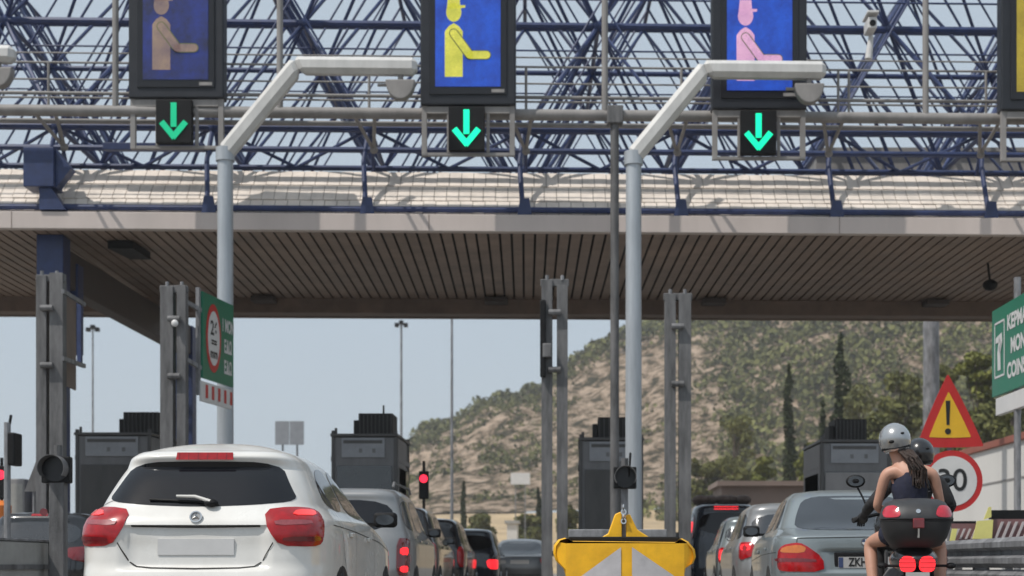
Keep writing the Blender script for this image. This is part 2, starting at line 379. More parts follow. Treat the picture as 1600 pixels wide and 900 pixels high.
for nm, lb, px, pt, Y, w, m in TL: tree_px(nm, lb, px, pt, Y, w, m, leaf=.17)

# far walls, signs and lamp posts
#,(14,62,-.05),(14.3,62,-.05),(14.3,46,-.05),(14,46,4.35),(14,62,4.35),(14.3,62,4.35),(14.3,46,4.35)],[(0,3,2,1),(4,5,6,7),(0,1,5,4),(1,2,6,5),(2,3,7,6),(3,0,4,7)])
t = thing('boundary_wall', 'white panelled wall with a red brown coping behind the speed limit sign', 'wall', (14, 54, 0))
w = MB(); w.box(14,14.3,36,62,0,4.55); w.build('wall_face', 'wallwhite', t, bevel=.01)
w = MB(); w.box(13.975,14.0,36,62,3.38,3.43); w.build('seam', 'gantry', t)
w = MB(); w.box(13.9,14.4,36,62,4.55,4.78); w.build('coping', 'coping', t, bevel=.02)
t = thing('low_building', 'long low brown building behind the right hand queue', 'building', (12, 66, 0))
w = MB(); w.box(6.2,16,64,68,0,3.95); w.build('wall', 'brownwall', t)
w = MB(); w.box(6.0,16.2,63.7,68.2,3.95,4.15); w.build('roof', 'brownwall', t)
w = MB(); w.box(8,11,63.94,63.99,2.6,3.1); w.build('window', 'dark', t)
def high_lamp(px, ptop, Y, wpx, label, heads=True):
    p = P(px, ptop, Y); t = thing('street_lamp', label, 'street lamp', (p.x, Y, 0), 'tall lamp posts beyond the toll plaza')
    MB().tube([(p.x,Y,0),(p.x,Y,p.z)], wpx*Y/F/2, 10, wpx*Y/F*.32).build('post', 'galv', t, smooth=True)
    if heads:
        h = MB(); k = Y/F
        h.tube([(p.x-8*k,Y,p.z-.1),(p.x+8*k,Y,p.z-.1)], 1.3*k, 6); h.build('crossbar', 'galv', t)
        for s in (-1, 0, 1): MB().box(p.x+s*7*k-3*k, p.x+s*7*k+3*k, Y-4*k, Y+4*k, p.z-.1-(4 if s else -1)*k, p.z-.1+(2 if s else 6)*k).build('floodlight', 'black', t)
high_lamp(145, 512, 120, 4, 'thin tall lamp post with clustered heads between the left post pairs')
high_lamp(627, 505, 120, 5, 'thin tall lamp post rising just right of the middle booth')
high_lamp(706, 470, 70, 5.5, 'bare lamp post standing in front of the rocky hill', False)
p = P(1455, 500, 48); t = thing('large_column', 'thick smooth grey column behind the warning triangle', 'column', (p.x, 48, 0))
MB().tube([(p.x,48,0),(p.x,48,12)], 13*48/F, 20, 12*48/F).build('shaft', 'galv', t, smooth=True)
MB().ring((p.x,48,5), (0,0,1), .2, .32, .1).build('collar', 'galv_dark', t)
def panel_sign(x0, x1, y0, y1, Y, label, m='signwhite', name='billboard', split=False):
    a, b_ = P(x0, y0, Y), P(x1, y1, Y); cx = (a.x+b_.x)/2; t = thing(name, label, 'sign', (cx, Y, 0))
    if split:
        MB().box(a.x, cx-.015, Y-.06, Y, b_.z, a.z).build('panel', m, t, bevel=.01); MB().box(cx+.015, b_.x, Y-.06, Y, b_.z, a.z).build('panel', m, t, bevel=.01)
    else: MB().box(a.x, b_.x, Y-.06, Y, b_.z, a.z).build('panel', m, t, bevel=.01)
    for fx in (.25, .75): 
        x = a.x+(b_.x-a.x)*fx; MB().tube([(x,Y+.1,terrain(x,Y)-.1),(x,Y+.1,a.z)], .05).build('post', 'galv', t)
panel_sign(430, 475, 658, 695, 75, 'dull grey two panel board seen from behind, above the white car roof', 'boothpanel', split=True)
panel_sign(798, 828, 739, 757, 150, 'small white board on the hill foot left of the galvanised posts')
t = thing('hut', 'tiny white hut among bushes at the far end of the queue', 'hut', (P(800,0,130).x, 130, 0))
a, b_ = P(792, 818, 130), P(808, 860, 130); MB().box(a.x, b_.x, 130, 133, 0, a.z).build('wall', 'wallwhite', t); MB().box(a.x-.2, b_.x+.2, 129.8, 133.2, a.z, a.z+.25).build('roof', 'concrete', t)

# ---------------------------------------------------------------- toll canopy
ROT = R(1.75); CY = 30.0
can = thing('toll_canopy', 'wide toll plaza canopy with brown slatted soffit and pale tiled edge', 'canopy', (0, CY, 0))
X0, X1 = -17.0, 15.0
Zs = 7.14; B1 = 37.6
q = MB(); q.box(X0, X1, CY-.16, CY+.04, Zs, 7.47); q.build('fascia', 'fascia', can, bevel=.012)
for k in range(8): x = X0+4.0*k+2.2; MB().box(x, x+.012, CY-.164, CY-.158, Zs+.003, 7.467).build('fascia_joint', 'beam', can)
pl = MB(); x = X0+.05
while x < X1-.2: pl.box(x, x+.185, CY+.14, B1, Zs+.02, Zs+.05); x += .232
pl.build('soffit', 'plank', can)
MB().box(X0, X1, CY+.13, B1+.9, Zs+.13, Zs+.17).build('soffit_backing', 'dark', can)
MB().box(X0, X1, B1+.01, B1+.55, Zs-.33, Zs+.1).build('rear_beam', 'beam', can, bevel=.02)
MB().box(X0, X1, B1+.56, B1+.7, Zs-.36, Zs+.6).build('rear_fascia', 'beam', can, bevel=.02)
# tiled mansard edge: slopes from (CY+.02, 7.50) up to (CY+1.05, 8.62)
ti = MB(); dy, dz = .98, 1.10; L = math.hypot(dy, dz); u = Vector((0, dy/L, dz/L)); nn = Vector((0, -dz/L, dy/L)); rt = random.Random(5)
o0 = Vector((0, CY+.05, 7.475)); rows = 3; th = L/rows
for r in range(rows):
    x = X0 + (.0 if r % 2 else .04)
    while x < X1-.2:
        lift = rt.uniform(.010, .020); a = o0 + u*(r*th) + Vector((x, 0, 0)); wv = Vector((.230, 0, 0)); tv = u*(th-.010)
        t0 = nn*(lift+.010); t1 = nn*(lift-.004)
        ti.add([a, a+wv, a+wv+tv, a+tv, a+t0, a+wv+t0, a+wv+tv+t1, a+tv+t1], [(0,3,2,1),(4,5,6,7),(0,1,5,4),(1,2,6,5),(2,3,7,6),(3,0,4,7)])
        x += .242
ti.build('roof_tiles', 'tile', can)
d = MB(); a = o0 - nn*.02; d.add([a+Vector((X0,0,0)), a+Vector((X1,0,0)), a+u*L+Vector((X1,0,0)), a+u*L+Vector((X0,0,0))], [(0,1,2,3)]); d.build('tile_underlay', 'tilejoint', can)
MB().box(X0, X1, CY+1.06, B1+.8, 8.35, 8.45).build('roof_deck', 'gantry', can)
# light fixture in the soffit, and dark boxes standing in for shaded patches
for fx, fy in ((205, 33.5-2.6),):
    p = P(205, 385, 31.2); f = MB(); f.add([(p.x-.28,30.9,7.13),(p.x+.22,30.9,7.13),(p.x+.30,32.0,7.13),(p.x-.12,32.0,7.13),(p.x-.28,30.9,6.98),(p.x+.22,30.9,6.98),(p.x+.30,32.0,6.98),(p.x-.12,32.0,6.98)],[(0,1,2,3),(4,7,6,5),(0,4,5,1),(1,5,6,2),(2,6,7,3),(3,7,4,0)]); f.build('soffit_dark_box', 'black', can)
for px in (430, 790, 1130, 1480):
    p = P(px, 478, 37.3); MB().box(p.x-.28, p.x+.28, 37.0, 37.5, 7.0, 7.12).build('soffit_dark_box', 'darkbeam', can, bevel=.02)  # dark boxes added for the shaded smudges by the rear beam, no lamps
p = P(1555, 430, 32.6); f = MB(); f.tube([(p.x,32.6,7.14),(p.x+.05,32.6,6.72)], .025, 6); f.build('lamp_hanger', 'black', can); MB().ball((p.x+.05,32.6,6.66), .16, .16, .12).build('hanging_lamp', 'black', can, smooth=True)
# blue columns, gusset and the long beam
cx = P(80, 400, 30.7).x+.17
MB().box(cx-.26, cx+.26, 30.45, 30.95, 0, 7.16).build('column', 'blue', can, bevel=.02)
MB().box(cx-.28, cx+.30, 29.72, 30.3, 7.92, 8.68).build('column_head', 'blue', can, bevel=.015)
f = MB(); f.prism([(0,0),(.5,.0),(0,.75),], (cx+.0, 29.8, 7.5), (1,0,0), (0,0,1), .3); f.prism([(0,0),(.30,-.38),(0,-.76)], (cx+.305, 29.82, 8.68), (1,0,0), (0,0,1), .3); f.build('gusset', 'blue', can)
cr_ = P(301, 600, 41).x+.27
MB().box(cr_-.28, cr_+.22, 40.6, 41.1, 0, 6.95).build('column', 'blue', can, bevel=.02)
f = MB(); f.add([(cx-.1+.0,31.0,6.2),(cx+.25,31.0,6.2),(cr_+.2,41.5,6.2),(cr_-.15,41.5,6.2),(cx-.1,31.0,6.95),(cx+.25,31.0,6.95),(cr_+.2,41.5,6.95),(cr_-.15,41.5,6.95)],[(0,3,2,1),(4,5,6,7),(0,1,5,4),(1,2,6,5),(2,3,7,6),(3,0,4,7)]); f.build('longitudinal_beam', 'darkbeam', can, bevel=.02)
p = P(120, 440, 31.5); MB().box(p.x-.2, p.x+.22, 31.3, 31.7, 4.95, 6.75).build('bracket_post', 'blue', can, bevel=.01)
cxr = 13.2
MB().box(cxr-.26, cxr+.26, 30.45, 30.95, 0, 7.16).build('column', 'blue', can, bevel=.02)
MB().box(cxr-.22, cxr+.22, 40.6, 41.1, 0, 6.95).build('column', 'blue', can, bevel=.02)
can.rotation_euler.z = ROT

# ---------------------------------------------------------------- blue space frame on the canopy
sf = thing('space_frame', 'blue tubular space frame rising above the canopy roof', 'space frame', (0, CY, 0))
bay = 3.06; XN = -.94; ks = range(-6, 6)
L1, L2, L3 = 9.30, 11.90, 14.5; Yr1 = [30.5+bay*i for i in range(4)]; Yr2 = [32.03+bay*i for i in range(3)]
nx1 = [XN+bay*k for k in ks]; nx2 = [XN+bay*(k+.5) for k in list(ks)[:-1]]
def chord(p, q_, r): MB().tube([p, q_], r, 8).build('chord_tube', 'blue', sf, smooth=True)
for Y in Yr1: chord((nx1[0], Y, L1), (nx1[-1], Y, L1), .085 if Y < 31 else .06)
for Y in Yr2: chord((nx2[0], Y, L2), (nx2[-1], Y, L2), .08 if Y < 33 else .06)
for Y in Yr1: chord((nx1[0], Y, L3), (nx1[-1], Y, L3), .06)
chord((nx1[0], 30.02, 7.60), (nx1[-1], 30.02, 7.60), .06)
chord((nx1[0], 31.12, 8.68), (nx1[-1], 31.12, 8.68), .05)
chord((nx1[0], 30.4, 8.85), (nx1[-1], 30.4, 8.85), .06)
for x in nx1: chord((x, Yr1[0], L1), (x, Yr1[-1], L1), .05); chord((x, Yr1[0], L3), (x, Yr1[-1], L3), .05)
for x in nx2: chord((x, Yr2[0], L2), (x, Yr2[-1], L2), .05)
MB().box(P(170,0,30.35).x, P(325,0,30.35).x, 30.25, 30.42, 8.78, 8.92).build('cross_beam', 'blue', sf, bevel=.01)
diag = []
for i, x in enumerate(nx2):
    for j, y in enumerate(Yr2):
        for dx in (0, 1):
            for dy_ in (0, 1):
                thick = .037 if (i+dx) % 3 else .052
                diag.append(((nx1[i+dx], Yr1[j+dy_], L1), (x, y, L2), thick))
                diag.append(((x, y, L2), (nx1[i+dx], Yr1[j+dy_], L3), .042))
for Y in Yr1:
    for i in range(len(nx1)-1):
        m_ = (nx1[i]+nx1[i+1])/2; diag.append(((nx1[i], Y, L1), (m_, Y, L2), .023)); diag.append(((nx1[i+1], Y, L1), (m_, Y, L2), .023))
        diag.append(((nx1[i], Y, L3), (m_, Y, L2), .023)); diag.append(((nx1[i+1], Y, L3), (m_, Y, L2), .023))
    diag.append(((nx1[0], Y, L2), (nx1[-1], Y, L2), .02))
for Y in Yr2:
    for i in range(len(nx2)-1): m_ = nx1[i+1]; diag.append(((nx2[i], Y, L2), (m_, Y, L3), .03)); diag.append(((nx2[i+1], Y, L2), (m_, Y, L3), .03)); diag.append(((nx2[i], Y, L2), (m_, Y, L1), .023)); diag.append(((nx2[i+1], Y, L2), (m_, Y, L1), .023))
# secondary bracing in the front plane
for i in range(len(nx1)-1):
    m_ = (nx1[i]+nx1[i+1])/2
    diag.append(((nx1[i], 30.5, L1), (m_, 31.12, 8.68), .035)); diag.append(((nx1[i+1], 30.5, L1), (m_, 31.12, 8.68), .035))
def vis(d):
    p, q_, r = d; mx = (p[0]+q_[0])/2; my = (p[1]+q_[1])/2; mz = (p[2]+q_[2])/2
    px = VX+mx*F/my; py = HZ-(mz-CH)*F/my
    return (0 if -80 < px < 1680 and -160 < py < 300 else -100) - my
diag.sort(key=vis, reverse=True)
for p, q_, r in diag[:99]: MB().tube([p, q_], r, 7).build('diagonal_tube', 'blue', sf, smooth=True)
rest = MB()
for p, q_, r in diag[99:]: rest.tube([p, q_], r, 6)
tag(rest.build('rear_diagonal_tubes', 'blue', sf, smooth=True), 'many rear diagonal tubes of the space frame', None, kind='stuff')
for x in nx1:
    MB().tube([(x-.03, 30.02, 7.5), (x-.10, 30.3, 8.6), (x-.02, 30.5, L1)], .05, 8).build('upright_strut', 'blue', sf, smooth=True)
    MB().tube([(x+.02, 31.15, 8.5), (x+.02, 30.5, L1)], .04, 8).build('upright_strut', 'blue', sf, smooth=True)
    MB().prism([(-.14,0),(.14,0),(.09,.32),(-.09,.32)], (x, 29.96, 7.5), (1,0,0), (0,0,1), .03).build('foot_plate', 'blue', sf)
    MB().ball((x, 30.5, L1), .13, .13, .13, 12, 8).build('node', 'blue', sf, smooth=True)
for x in nx2: MB().ball((x, Yr2[0], L2), .12, .12, .12, 12, 8).build('node', 'blue', sf, smooth=True)
# low service housing behind the frame on the right
a, b_ = P(1275, 238, 39.6), P(1700, 268, 39.6)
sf.rotation_euler.z = ROT
rh = thing('plant_housing', 'flat brown grey rooftop housing seen through the right end of the frame', 'rooftop housing', (a.x+3, 40.5, 8.4))
MB().box(a.x, b_.x, 39.6, 41.5, b_.z, a.z).build('housing', 'gantry', rh); MB().box(a.x-.1, b_.x, 39.5, 41.6, a.z, a.z+.1).build('lid', 'gantry', rh)
for x in (a.x+.5, a.x+3.2, a.x+6): MB().box(x-.06, x+.06, 40.2, 40.32, 8.42, b_.z).build('leg', 'gantry', rh)

# ---------------------------------------------------------------- haze over the whole place
hm = bpy.data.materials.new('thin haze'); hm.use_nodes = True; hn = hm.node_tree
for n_ in list(hn.nodes):
    if n_.type == 'BSDF_PRINCIPLED': hn.nodes.remove(n_)
pv = hn.nodes.new('ShaderNodeVolumePrincipled'); pv.inputs['Color'].default_value = (.97,.985,1,1); pv.inputs['Density'].default_value = .00042; pv.inputs['Anisotropy'].default_value = 0
hn.links.new(pv.outputs[0], [n_ for n_ in hn.nodes if n_.type == 'OUTPUT_MATERIAL'][0].inputs['Volume'])
M['haze'] = hm
tag(MB().box(-820, 820, -120, 1120, -1.2, 122).build('haze', 'haze'), 'thin pale haze over the whole place', 'haze', kind='stuff')
# ---------------------------------------------------------------- sign gantry
GY = 29.0; gs = S(GY)
ga = thing('sign_gantry', 'grey pipe gantry with service rails carrying the lane display signs', 'gantry', (0, GY, 0))
def gx(px): return (px-VX)/gs
def gz(py): return CH+(HZ-py)/gs
PZ = gz(180); X0g, X1g = -14, 12
MB().tube([(X0g,GY,PZ),(X1g,GY,PZ)], .105, 14).build('main_pipe', 'gantry', ga, smooth=True)
MB().tube([(X0g,GY+.75,PZ+.02),(X1g,GY+.75,PZ+.02)], .05, 8).build('rear_pipe', 'gantry', ga, smooth=True)
for py, r in ((96, .022), (144, .035), (151, .02)): MB().tube([(X0g,GY+.35,gz(py)),(X1g,GY+.35,gz(py))], r, 8).build('rail', 'gantry', ga, smooth=True)
for py, r in ((112, .018), (70, .016)): MB().tube([(X0g,GY+.75,gz(py)),(X1g,GY+.75,gz(py))], r, 8).build('rail', 'gantry', ga, smooth=True)
for px in (75, 575, 822, 1068, 1318, 1555, 1215, 1335): MB().tube([(gx(px),GY+.35,PZ),(gx(px),GY+.35,gz(96))], .026, 8).build('rail_post', 'gantry', ga, smooth=True)
for px in (187, 440, 945, 1450): MB().tube([(gx(px),GY-.02,PZ),(gx(px),GY-.02,12.2)], .06, 10).build('hanger', 'gantry', ga, smooth=True)
for px in (86, 578, 822, 1066, 1312, 1560):
    x = gx(px); f = MB(); f.tube([(x-.28,GY,PZ-.05),(x-.02,GY+.9,PZ-.42)], .035, 8); f.tube([(x+.1,GY,PZ-.05),(x,GY+.9,PZ-.42)], .035, 8); f.ball((x,GY+.9,PZ-.44), .08, .08, .08, 10, 6); f.build('bracket', 'gantry', ga, smooth=True)
MB().tube([(gx(960),GY-.1,0),(gx(960),GY-.1,PZ+.05)], .085, 14, .08).build('support_post', 'galv_dark', ga, smooth=True)
MB().box(gx(948),gx(973),GY-.22,GY+.05,PZ-.2,PZ+.14).build('clamp', 'galv_dark', ga, bevel=.02)
ga.rotation_euler.z = ROT

def led_sign(pxc, pyb, colr, label, fig='man', dx0=0):
    Y = GY-.42; s = S(Y); X = (pxc-VX)/s; zb = CH+(HZ-pyb)/s; k = 1/s
    t = thing('display_sign', label, 'display sign', (X, Y, zb), 'lane display signs on the gantry')
    W, H = 149*k, 225*k
    MB().box(X-W/2, X+W/2, Y+.04, Y+.36, zb, zb+H).build('housing', 'ledframe', t, bevel=.03, seg=3)
    MB().ring((0,0,0),(0,-1,0),.1,.11,.01) if False else None
    f = MB(); e0 = 14*k; f.box(X-W/2+e0, X+W/2-e0, Y+.015, Y+.045, zb+16*k, zb+H-12*k); f.build('bezel', 'bezel', t, bevel=.008)
    x0, x1, z0, z1 = X-51*k+dx0*k, X+51*k+dx0*k, zb+28*k, zb+H-22*k
    nmm = 'blue' if fig == 'man' else 'yellow'
    scr = M.get('screen_'+nmm+colr)
    MB().box(x0, x1, Y+.004, Y+.018, z0, z1).build('screen', 'screen_'+nmm+('_dim' if colr == 'beige' else ''), t)
    if fig == 'man':
        X -= 2*k
        def pt(a, b_): return (X+(a-731)*k, zb+(163-b_)*k)
        cap = [(702,-6),(720,-6),(721,8),(729,8),(729,12),(700,14)]
        head = [(711+12*math.cos(i*math.pi/9), 19+15*math.sin(i*math.pi/9)) for i in range(18)]
        torso = [(697,49),(703,41),(711,36),(719,41),(725,49),(725,120),(697,120)]
        def capsule(a, b_, w):
            a, b_ = Vector(a), Vector(b_); d = (b_-a).normalized(); n = Vector((-d.y, d.x)); o = []
            for i in range(9): th_ = -math.pi/2+math.pi*i/8; o.append(b_+d*math.cos(th_)*w+n*math.sin(th_)*w)
            for i in range(9): th_ = math.pi/2+math.pi*i/8; o.append(a+d*math.cos(th_)*w+n*math.sin(th_)*w)
            return [tuple(p) for p in o]
        def flat(polys, y, m, nm):
            mb = MB()
            for p_ in polys: mb.prism([pt(*q) for q in p_][::-1], (0, y, 0), (1,0,0), (0,0,1), .004)
            mb.build(nm, m, t)
        flat([head, torso, cap], Y-.001, 'fig_'+colr, 'pictogram')
        flat([capsule((711,52),(736,86),7.5), capsule((736,86),(762,86),7.5)], Y-.005, 'fig_edge', 'pictogram_outline')
        flat([capsule((711,52),(736,86),6), capsule((736,86),(762,86),6)], Y-.009, 'fig_'+colr, 'pictogram_arm')
    else:
        f = MB(); zc = zb+95*k
        f.box(x0+22*k, x0+36*k, Y-.004, Y+.002, zb+50*k, zb+92*k); f.prism([(x0+14*k,zb+150*k),(x0+46*k,zb+150*k),(x0+34*k,zb+110*k),(x0+24*k,zb+110*k)], (0,Y-.004,0), (1,0,0), (0,0,1), .004)
        f.build('pictogram', 'signblack', t)
    MB().box(x1-14*k, x1+6*k, Y+.008, Y+.014, zb+19*k, zb+24*k).build('maker_plate', 'gantry', t)
    fr = MB(); xx = X+2*k if fig == 'man' else X
    for a in (-69, 69): fr.box(xx+(a-4)*k, xx+(a+4)*k, Y+.1, Y+.2, zb-78*k, zb+5*k)
    fr.box(xx-65*k, xx+65*k, Y+.11, Y+.19, zb-78*k, zb-73*k); fr.box(xx-65*k, xx+65*k, Y+.09, Y+.14, zb-12*k, zb-1*k)
    for a in (-31, 31): fr.box(xx+(a-2.5)*k, xx+(a+2.5)*k, Y+.1, Y+.17, zb-73*k, zb-12*k)
    fr.build('mounting_frame', 'gantry', t, bevel=.005)
    return X, zb, k
def led_mat(name, a, b_, st):
    m = bpy.data.materials.new(name); m.use_nodes = True; nt = m.node_tree; b = nt.nodes['Principled BSDF']
    tc = nt.nodes.new('ShaderNodeTexCoord'); nz = nt.nodes.new('ShaderNodeTexNoise'); nz.inputs['Scale'].default_value = 1.6; nz.inputs['Detail'].default_value = 8; nz.inputs['Roughness'].default_value = .7
    br = nt.nodes.new('ShaderNodeTexBrick'); br.inputs['Scale'].default_value = 30; br.inputs['Mortar Size'].default_value = .03; br.offset = 0
    br.inputs['Color1'].default_value = (1,1,1,1); br.inputs['Color2'].default_value = (.75,.75,.75,1); br.inputs['Mortar'].default_value = (.45,.45,.45,1)
    mp = nt.nodes.new('ShaderNodeMapping'); mp.inputs['Rotation'].default_value = (R(90),0,0); nt.links.new(tc.outputs['Object'], mp.inputs[0]); nt.links.new(mp.outputs[0], br.inputs[0])
    nt.links.new(tc.outputs['Object'], nz.inputs[0]); rp = nt.nodes.new('ShaderNodeValToRGB'); rp.color_ramp.elements[0].position = .35; rp.color_ramp.elements[1].position = .65
    rp.color_ramp.elements[0].color = (*a,1); rp.color_ramp.elements[1].color = (*b_,1); nt.links.new(nz.outputs[0], rp.inputs[0])
    mx = nt.nodes.new('ShaderNodeMix'); mx.data_type = 'RGBA'; mx.blend_type = 'MULTIPLY'; mx.inputs[0].default_value = 1
    nt.links.new(rp.outputs[0], mx.inputs[6]); nt.links.new(br.outputs[0], mx.inputs[7]); nt.links.new(mx.outputs[2], b.inputs['Emission Color'])
    b.inputs['Emission Strength'].default_value = st; b.inputs['Base Color'].default_value = (.01,.01,.012,1); b.inputs['Roughness'].default_value = .5
    return m
M['screen_blue'] = led_mat('lit blue screen', (.002,.035,.34), (.006,.10,.68), 1.1)
M['screen_blue_dim'] = led_mat('dim blue screen', (.004,.006,.03), (.008,.035,.33), .8)
M['screen_yellow'] = led_mat('lit yellow screen', (.35,.26,.02), (.55,.42,.03), 1.0)
M['fig_yellow'] = led_mat('yellow pixels', (.50,.52,.05), (.80,.75,.10), 1.2)
M['fig_pink'] = led_mat('pink pixels', (.62,.32,.55), (.85,.48,.68), 1.2)
M['fig_beige'] = led_mat('faded beige pixels', (.22,.15,.17), (.45,.32,.22), .85)
M['fig_edge'] = mat('pictogram outline', (.12,.14,.05), .6)
M['arrow'] = mat('green arrow light', (.0,.4,.25), .4, emit=(.0,.86,.42), es=1.15)
M['arrowdim'] = mat('dim green arrow light', (.0,.3,.15), .4, emit=(.0,.33,.15), es=1.0)
for pxc, pyb, c, lb, fg, dx0, al in ((274,152,'beige','display sign on the gantry with a faded beige figure on dim blue','man',0,'lane signal with the dimmer green arrow under the beige figure sign'),
      (731,163,'yellow','display sign on the gantry with a bright yellow figure on blue','man',0,'lane signal with green arrow under the yellow figure sign'),
      (1187,169,'pink','display sign on the gantry with a pink figure behind the pole arm','man',0,'lane signal with green arrow under the pink figure sign'),
      (1640,171,'yel','display sign with a yellow screen cut by the picture edge','other',0,None)):
    X, zb, k = led_sign(pxc, pyb, c, lb, fg, dx0)
    if not al: continue
    X += 2*k; Y = GY-.45; t = thing('lane_signal', al, 'lane signal', (X-k*1, Y, zb-76*k), 'lane arrow signals on the gantry')
    X -= k*2
    MB().box(X-28*k, X+28*k, Y, Y+.16, zb-72*k, zb-4*k).build('case', 'black', t, bevel=.01)
    ar = MB(); zc = zb-9*k
    ar.box(X-4.6*k, X+4.6*k, Y-.012, Y-.003, zc-38*k, zc)
    for sgn in (-1, 1):
        p0, p1 = Vector((X, 0, zc-53*k)), Vector((X+sgn*19*k, 0, zc-30*k)); d = (p1-p0).normalized(); n = Vector((-d.z, 0, d.x))*4.6*k
        if sgn < 0: n = -n
        ar.prism([(v.x, v.z) for v in (p0-n-d*3*k, p1-n, p1+n, p0+n-d*0*k)], (0, Y-.013 - .001*sgn, 0), (1,0,0), (0,0,1), .008)
    ar.build('arrow', 'arrowdim' if c == 'beige' else 'arrow', t)
# surveillance camera on the rail
p = P(1357, 92, GY+.3); k = 1/S(GY+.3); t = thing('surveillance_camera', 'small beige surveillance camera standing on the gantry rail', 'camera', tuple(p))
f = MB(); f.tube([tuple(p), (p.x+4*k, p.y, p.z+35*k)], 6*k, 10, 4*k); f.build('stand', 'signwhite', t, smooth=True)
f = MB(); f.box(p.x-6*k, p.x+8*k, p.y-.35, p.y+.1, p.z+38*k, p.z+56*k); f.build('body', 'signwhite', t, bevel=.02)
f = MB(); f.box(p.x-8*k, p.x+10*k, p.y-.42, p.y+.12, p.z+60*k, p.z+64*k); f.build('sun_shield', 'signwhite', t, bevel=.01); MB().disc((p.x+1*k,p.y-.36,p.z+46*k),(0,-1,0),5*k,.02).build('lens', 'black', t)

# ---------------------------------------------------------------- cranked poles with arms
def crank_pole(px_b, label, dxa, kx):
    Y = 28.0; k = 1/S(Y); X = (px_b-VX)*k; t = thing('cranked_pole', label, 'pole', (X, Y, 0), 'cranked galvanised poles with overhead arms')
    z1, z2 = CH+(HZ-238+kx)*k, CH+(HZ-106+kx)*k; xa = X+112*k; xe = X+300*k
    MB().tube([(X,Y,0),(X,Y,z1+.02)], .155, 20, .14).build('post', 'pole', t, smooth=True)
    MB().box(X-.25, X+.25, Y-.25, Y+.25, 0, .03).build('base_plate', 'galv', t, bevel=.005)
    f = MB(); w = .17
    def seg(a, b_):
        a, b_ = Vector(a), Vector(b_); f.tube([a, b_], .15, 12)
    pts = [(X-.01,Y,z1-.06),(xa,Y,z2),(xe,Y,z2-.02)]
    hw = .155; A_, B_, C_ = [Vector((q_[0], q_[2])) for q_ in pts]; d1 = (B_-A_).normalized(); n1 = Vector((-d1.y, d1.x)); d2 = (C_-B_).normalized(); n2_ = Vector((-d2.y, d2.x)); mi = (n1+n2_).normalized(); ml = hw/mi.dot(n1)
    f.prism([tuple(A_-n1*hw), tuple(B_-mi*ml), tuple(B_+mi*ml), tuple(A_+n1*hw)], (0,Y-.15,0), (1,0,0), (0,0,1), .30); f.build('inclined_arm', 'armpaint', t, bevel=.085, seg=1)
    g_ = MB(); g_.prism([tuple(B_-mi*ml+d2*.004), tuple(C_-n2_*hw), tuple(C_+n2_*hw), tuple(B_+mi*ml+d2*.004)], (0,Y-.152,0), (1,0,0), (0,0,1), .304); g_.build('horizontal_arm', 'armpaint', t, bevel=.085, seg=1)
    MB().tube([(X,Y,z1-.2),(X,Y,z1+.04)], .172, 16).build('flange', 'pole', t, smooth=True)
    xd = xe-26*k; zd = z2-.33
    f = MB(); f.prism([(math.cos(a)*.27, math.sin(a)*.36) for a in [math.pi+math.pi*i/14 for i in range(15)]], (xd, Y-.1, zd+.06), (1,0,0), (0,0,1), .2)
    f.build('sensor_housing', 'gantry', t, bevel=.02)
    MB().tube([(xd,Y,zd),(xd,Y,z2)], .05, 8).build('sensor_mount', 'gantry', t, smooth=True); MB().tube([(xd-.42,Y,zd-.02),(xd+.1,Y,zd-.02)], .03, 8).build('sensor_arm', 'gantry', t, smooth=True)
crank_pole(352, 'cranked pale pole behind the green sign, its arm ending at the yellow figure sign', 0, 3)
crank_pole(990, 'cranked pale pole behind the yellow crash cushion, its arm crossing the pink figure sign', 0, -3)
crank_pole(-276, 'cranked pole out at the left edge, only its arm end showing', 0, 22)

# ---------------------------------------------------------------- galvanised post pairs
def post_pair(items, label, Y=25.5, extra=None):
    k = 1/S(Y); t = thing('post_pair', label, 'posts', ((items[0][0]-VX)*k, Y, 0), 'galvanised post pairs on the toll islands')
    tops = []
    for a, b_, top in items:
        x0, x1 = (a-VX)*k, (b_-VX)*k; z = CH+(HZ-top)*k; f = MB(); tops.append(z)
        f.box(x0, x1, Y, Y+.012, 0, z); f.box(x0, x0+.014, Y+.013, Y+.2, 0, z-.002); f.box(x1-.014, x1, Y+.013, Y+.2, 0, z-.002)   # channel section
        f.build('post', 'galv_dark', t, bevel=.004)
        MB().box(x0-.05, x1+.05, Y-.06, Y+.26, 0, .02).build('base_plate', 'galv', t)
    xa, xb = (items[0][0]-VX)*k, (items[-1][1]-VX)*k
    MB().box(xa-.02, xb+.02, Y+.04, Y+.12, tops[0]-.10, tops[0]+.02).build('cap_bar', 'galv_dark', t, bevel=.01)
    for (a, b_, top) in items:
        xm = ((a+b_)/2-VX)*k; MB().tube([(xm,Y+.05,tops[0]),(xm,Y+.05,tops[0]+.08)], .03, 8).build('bolt', 'galv', t)
    xm = ((items[0][1]+items[1][0])/2-VX)*k
    for z in (tops[0]-.55, tops[0]-1.5): MB().tube([(xm-.10,Y-.05,z),(xm+.10,Y-.05,z)], .05, 10).build('clamp', 'galv_dark', t, smooth=True)
    return t, k, Y
t, k, Y = post_pair([(56,72,430),(77,98,426)], 'galvanised post pair at the far left, in front of the blue column')
a = P(98,455,Y); b_ = P(132,476,27.2); MB().bar(a, b_, .05, .07).build('bracket', 'galv', t)
a = P(98,560,Y); b_ = P(132,572,27.2); MB().bar(a, b_, .05, .07).build('bracket', 'galv', t)
t2 = thing('narrow_sign', 'narrow sign seen from its brown back beside the far left posts', 'sign', tuple(P(110,600,26)))
a0, a1 = P(99,450,25.8), P(119,470,27.2); zb0, zb1 = P(99,600,25.8).z, P(119,610,27.2).z
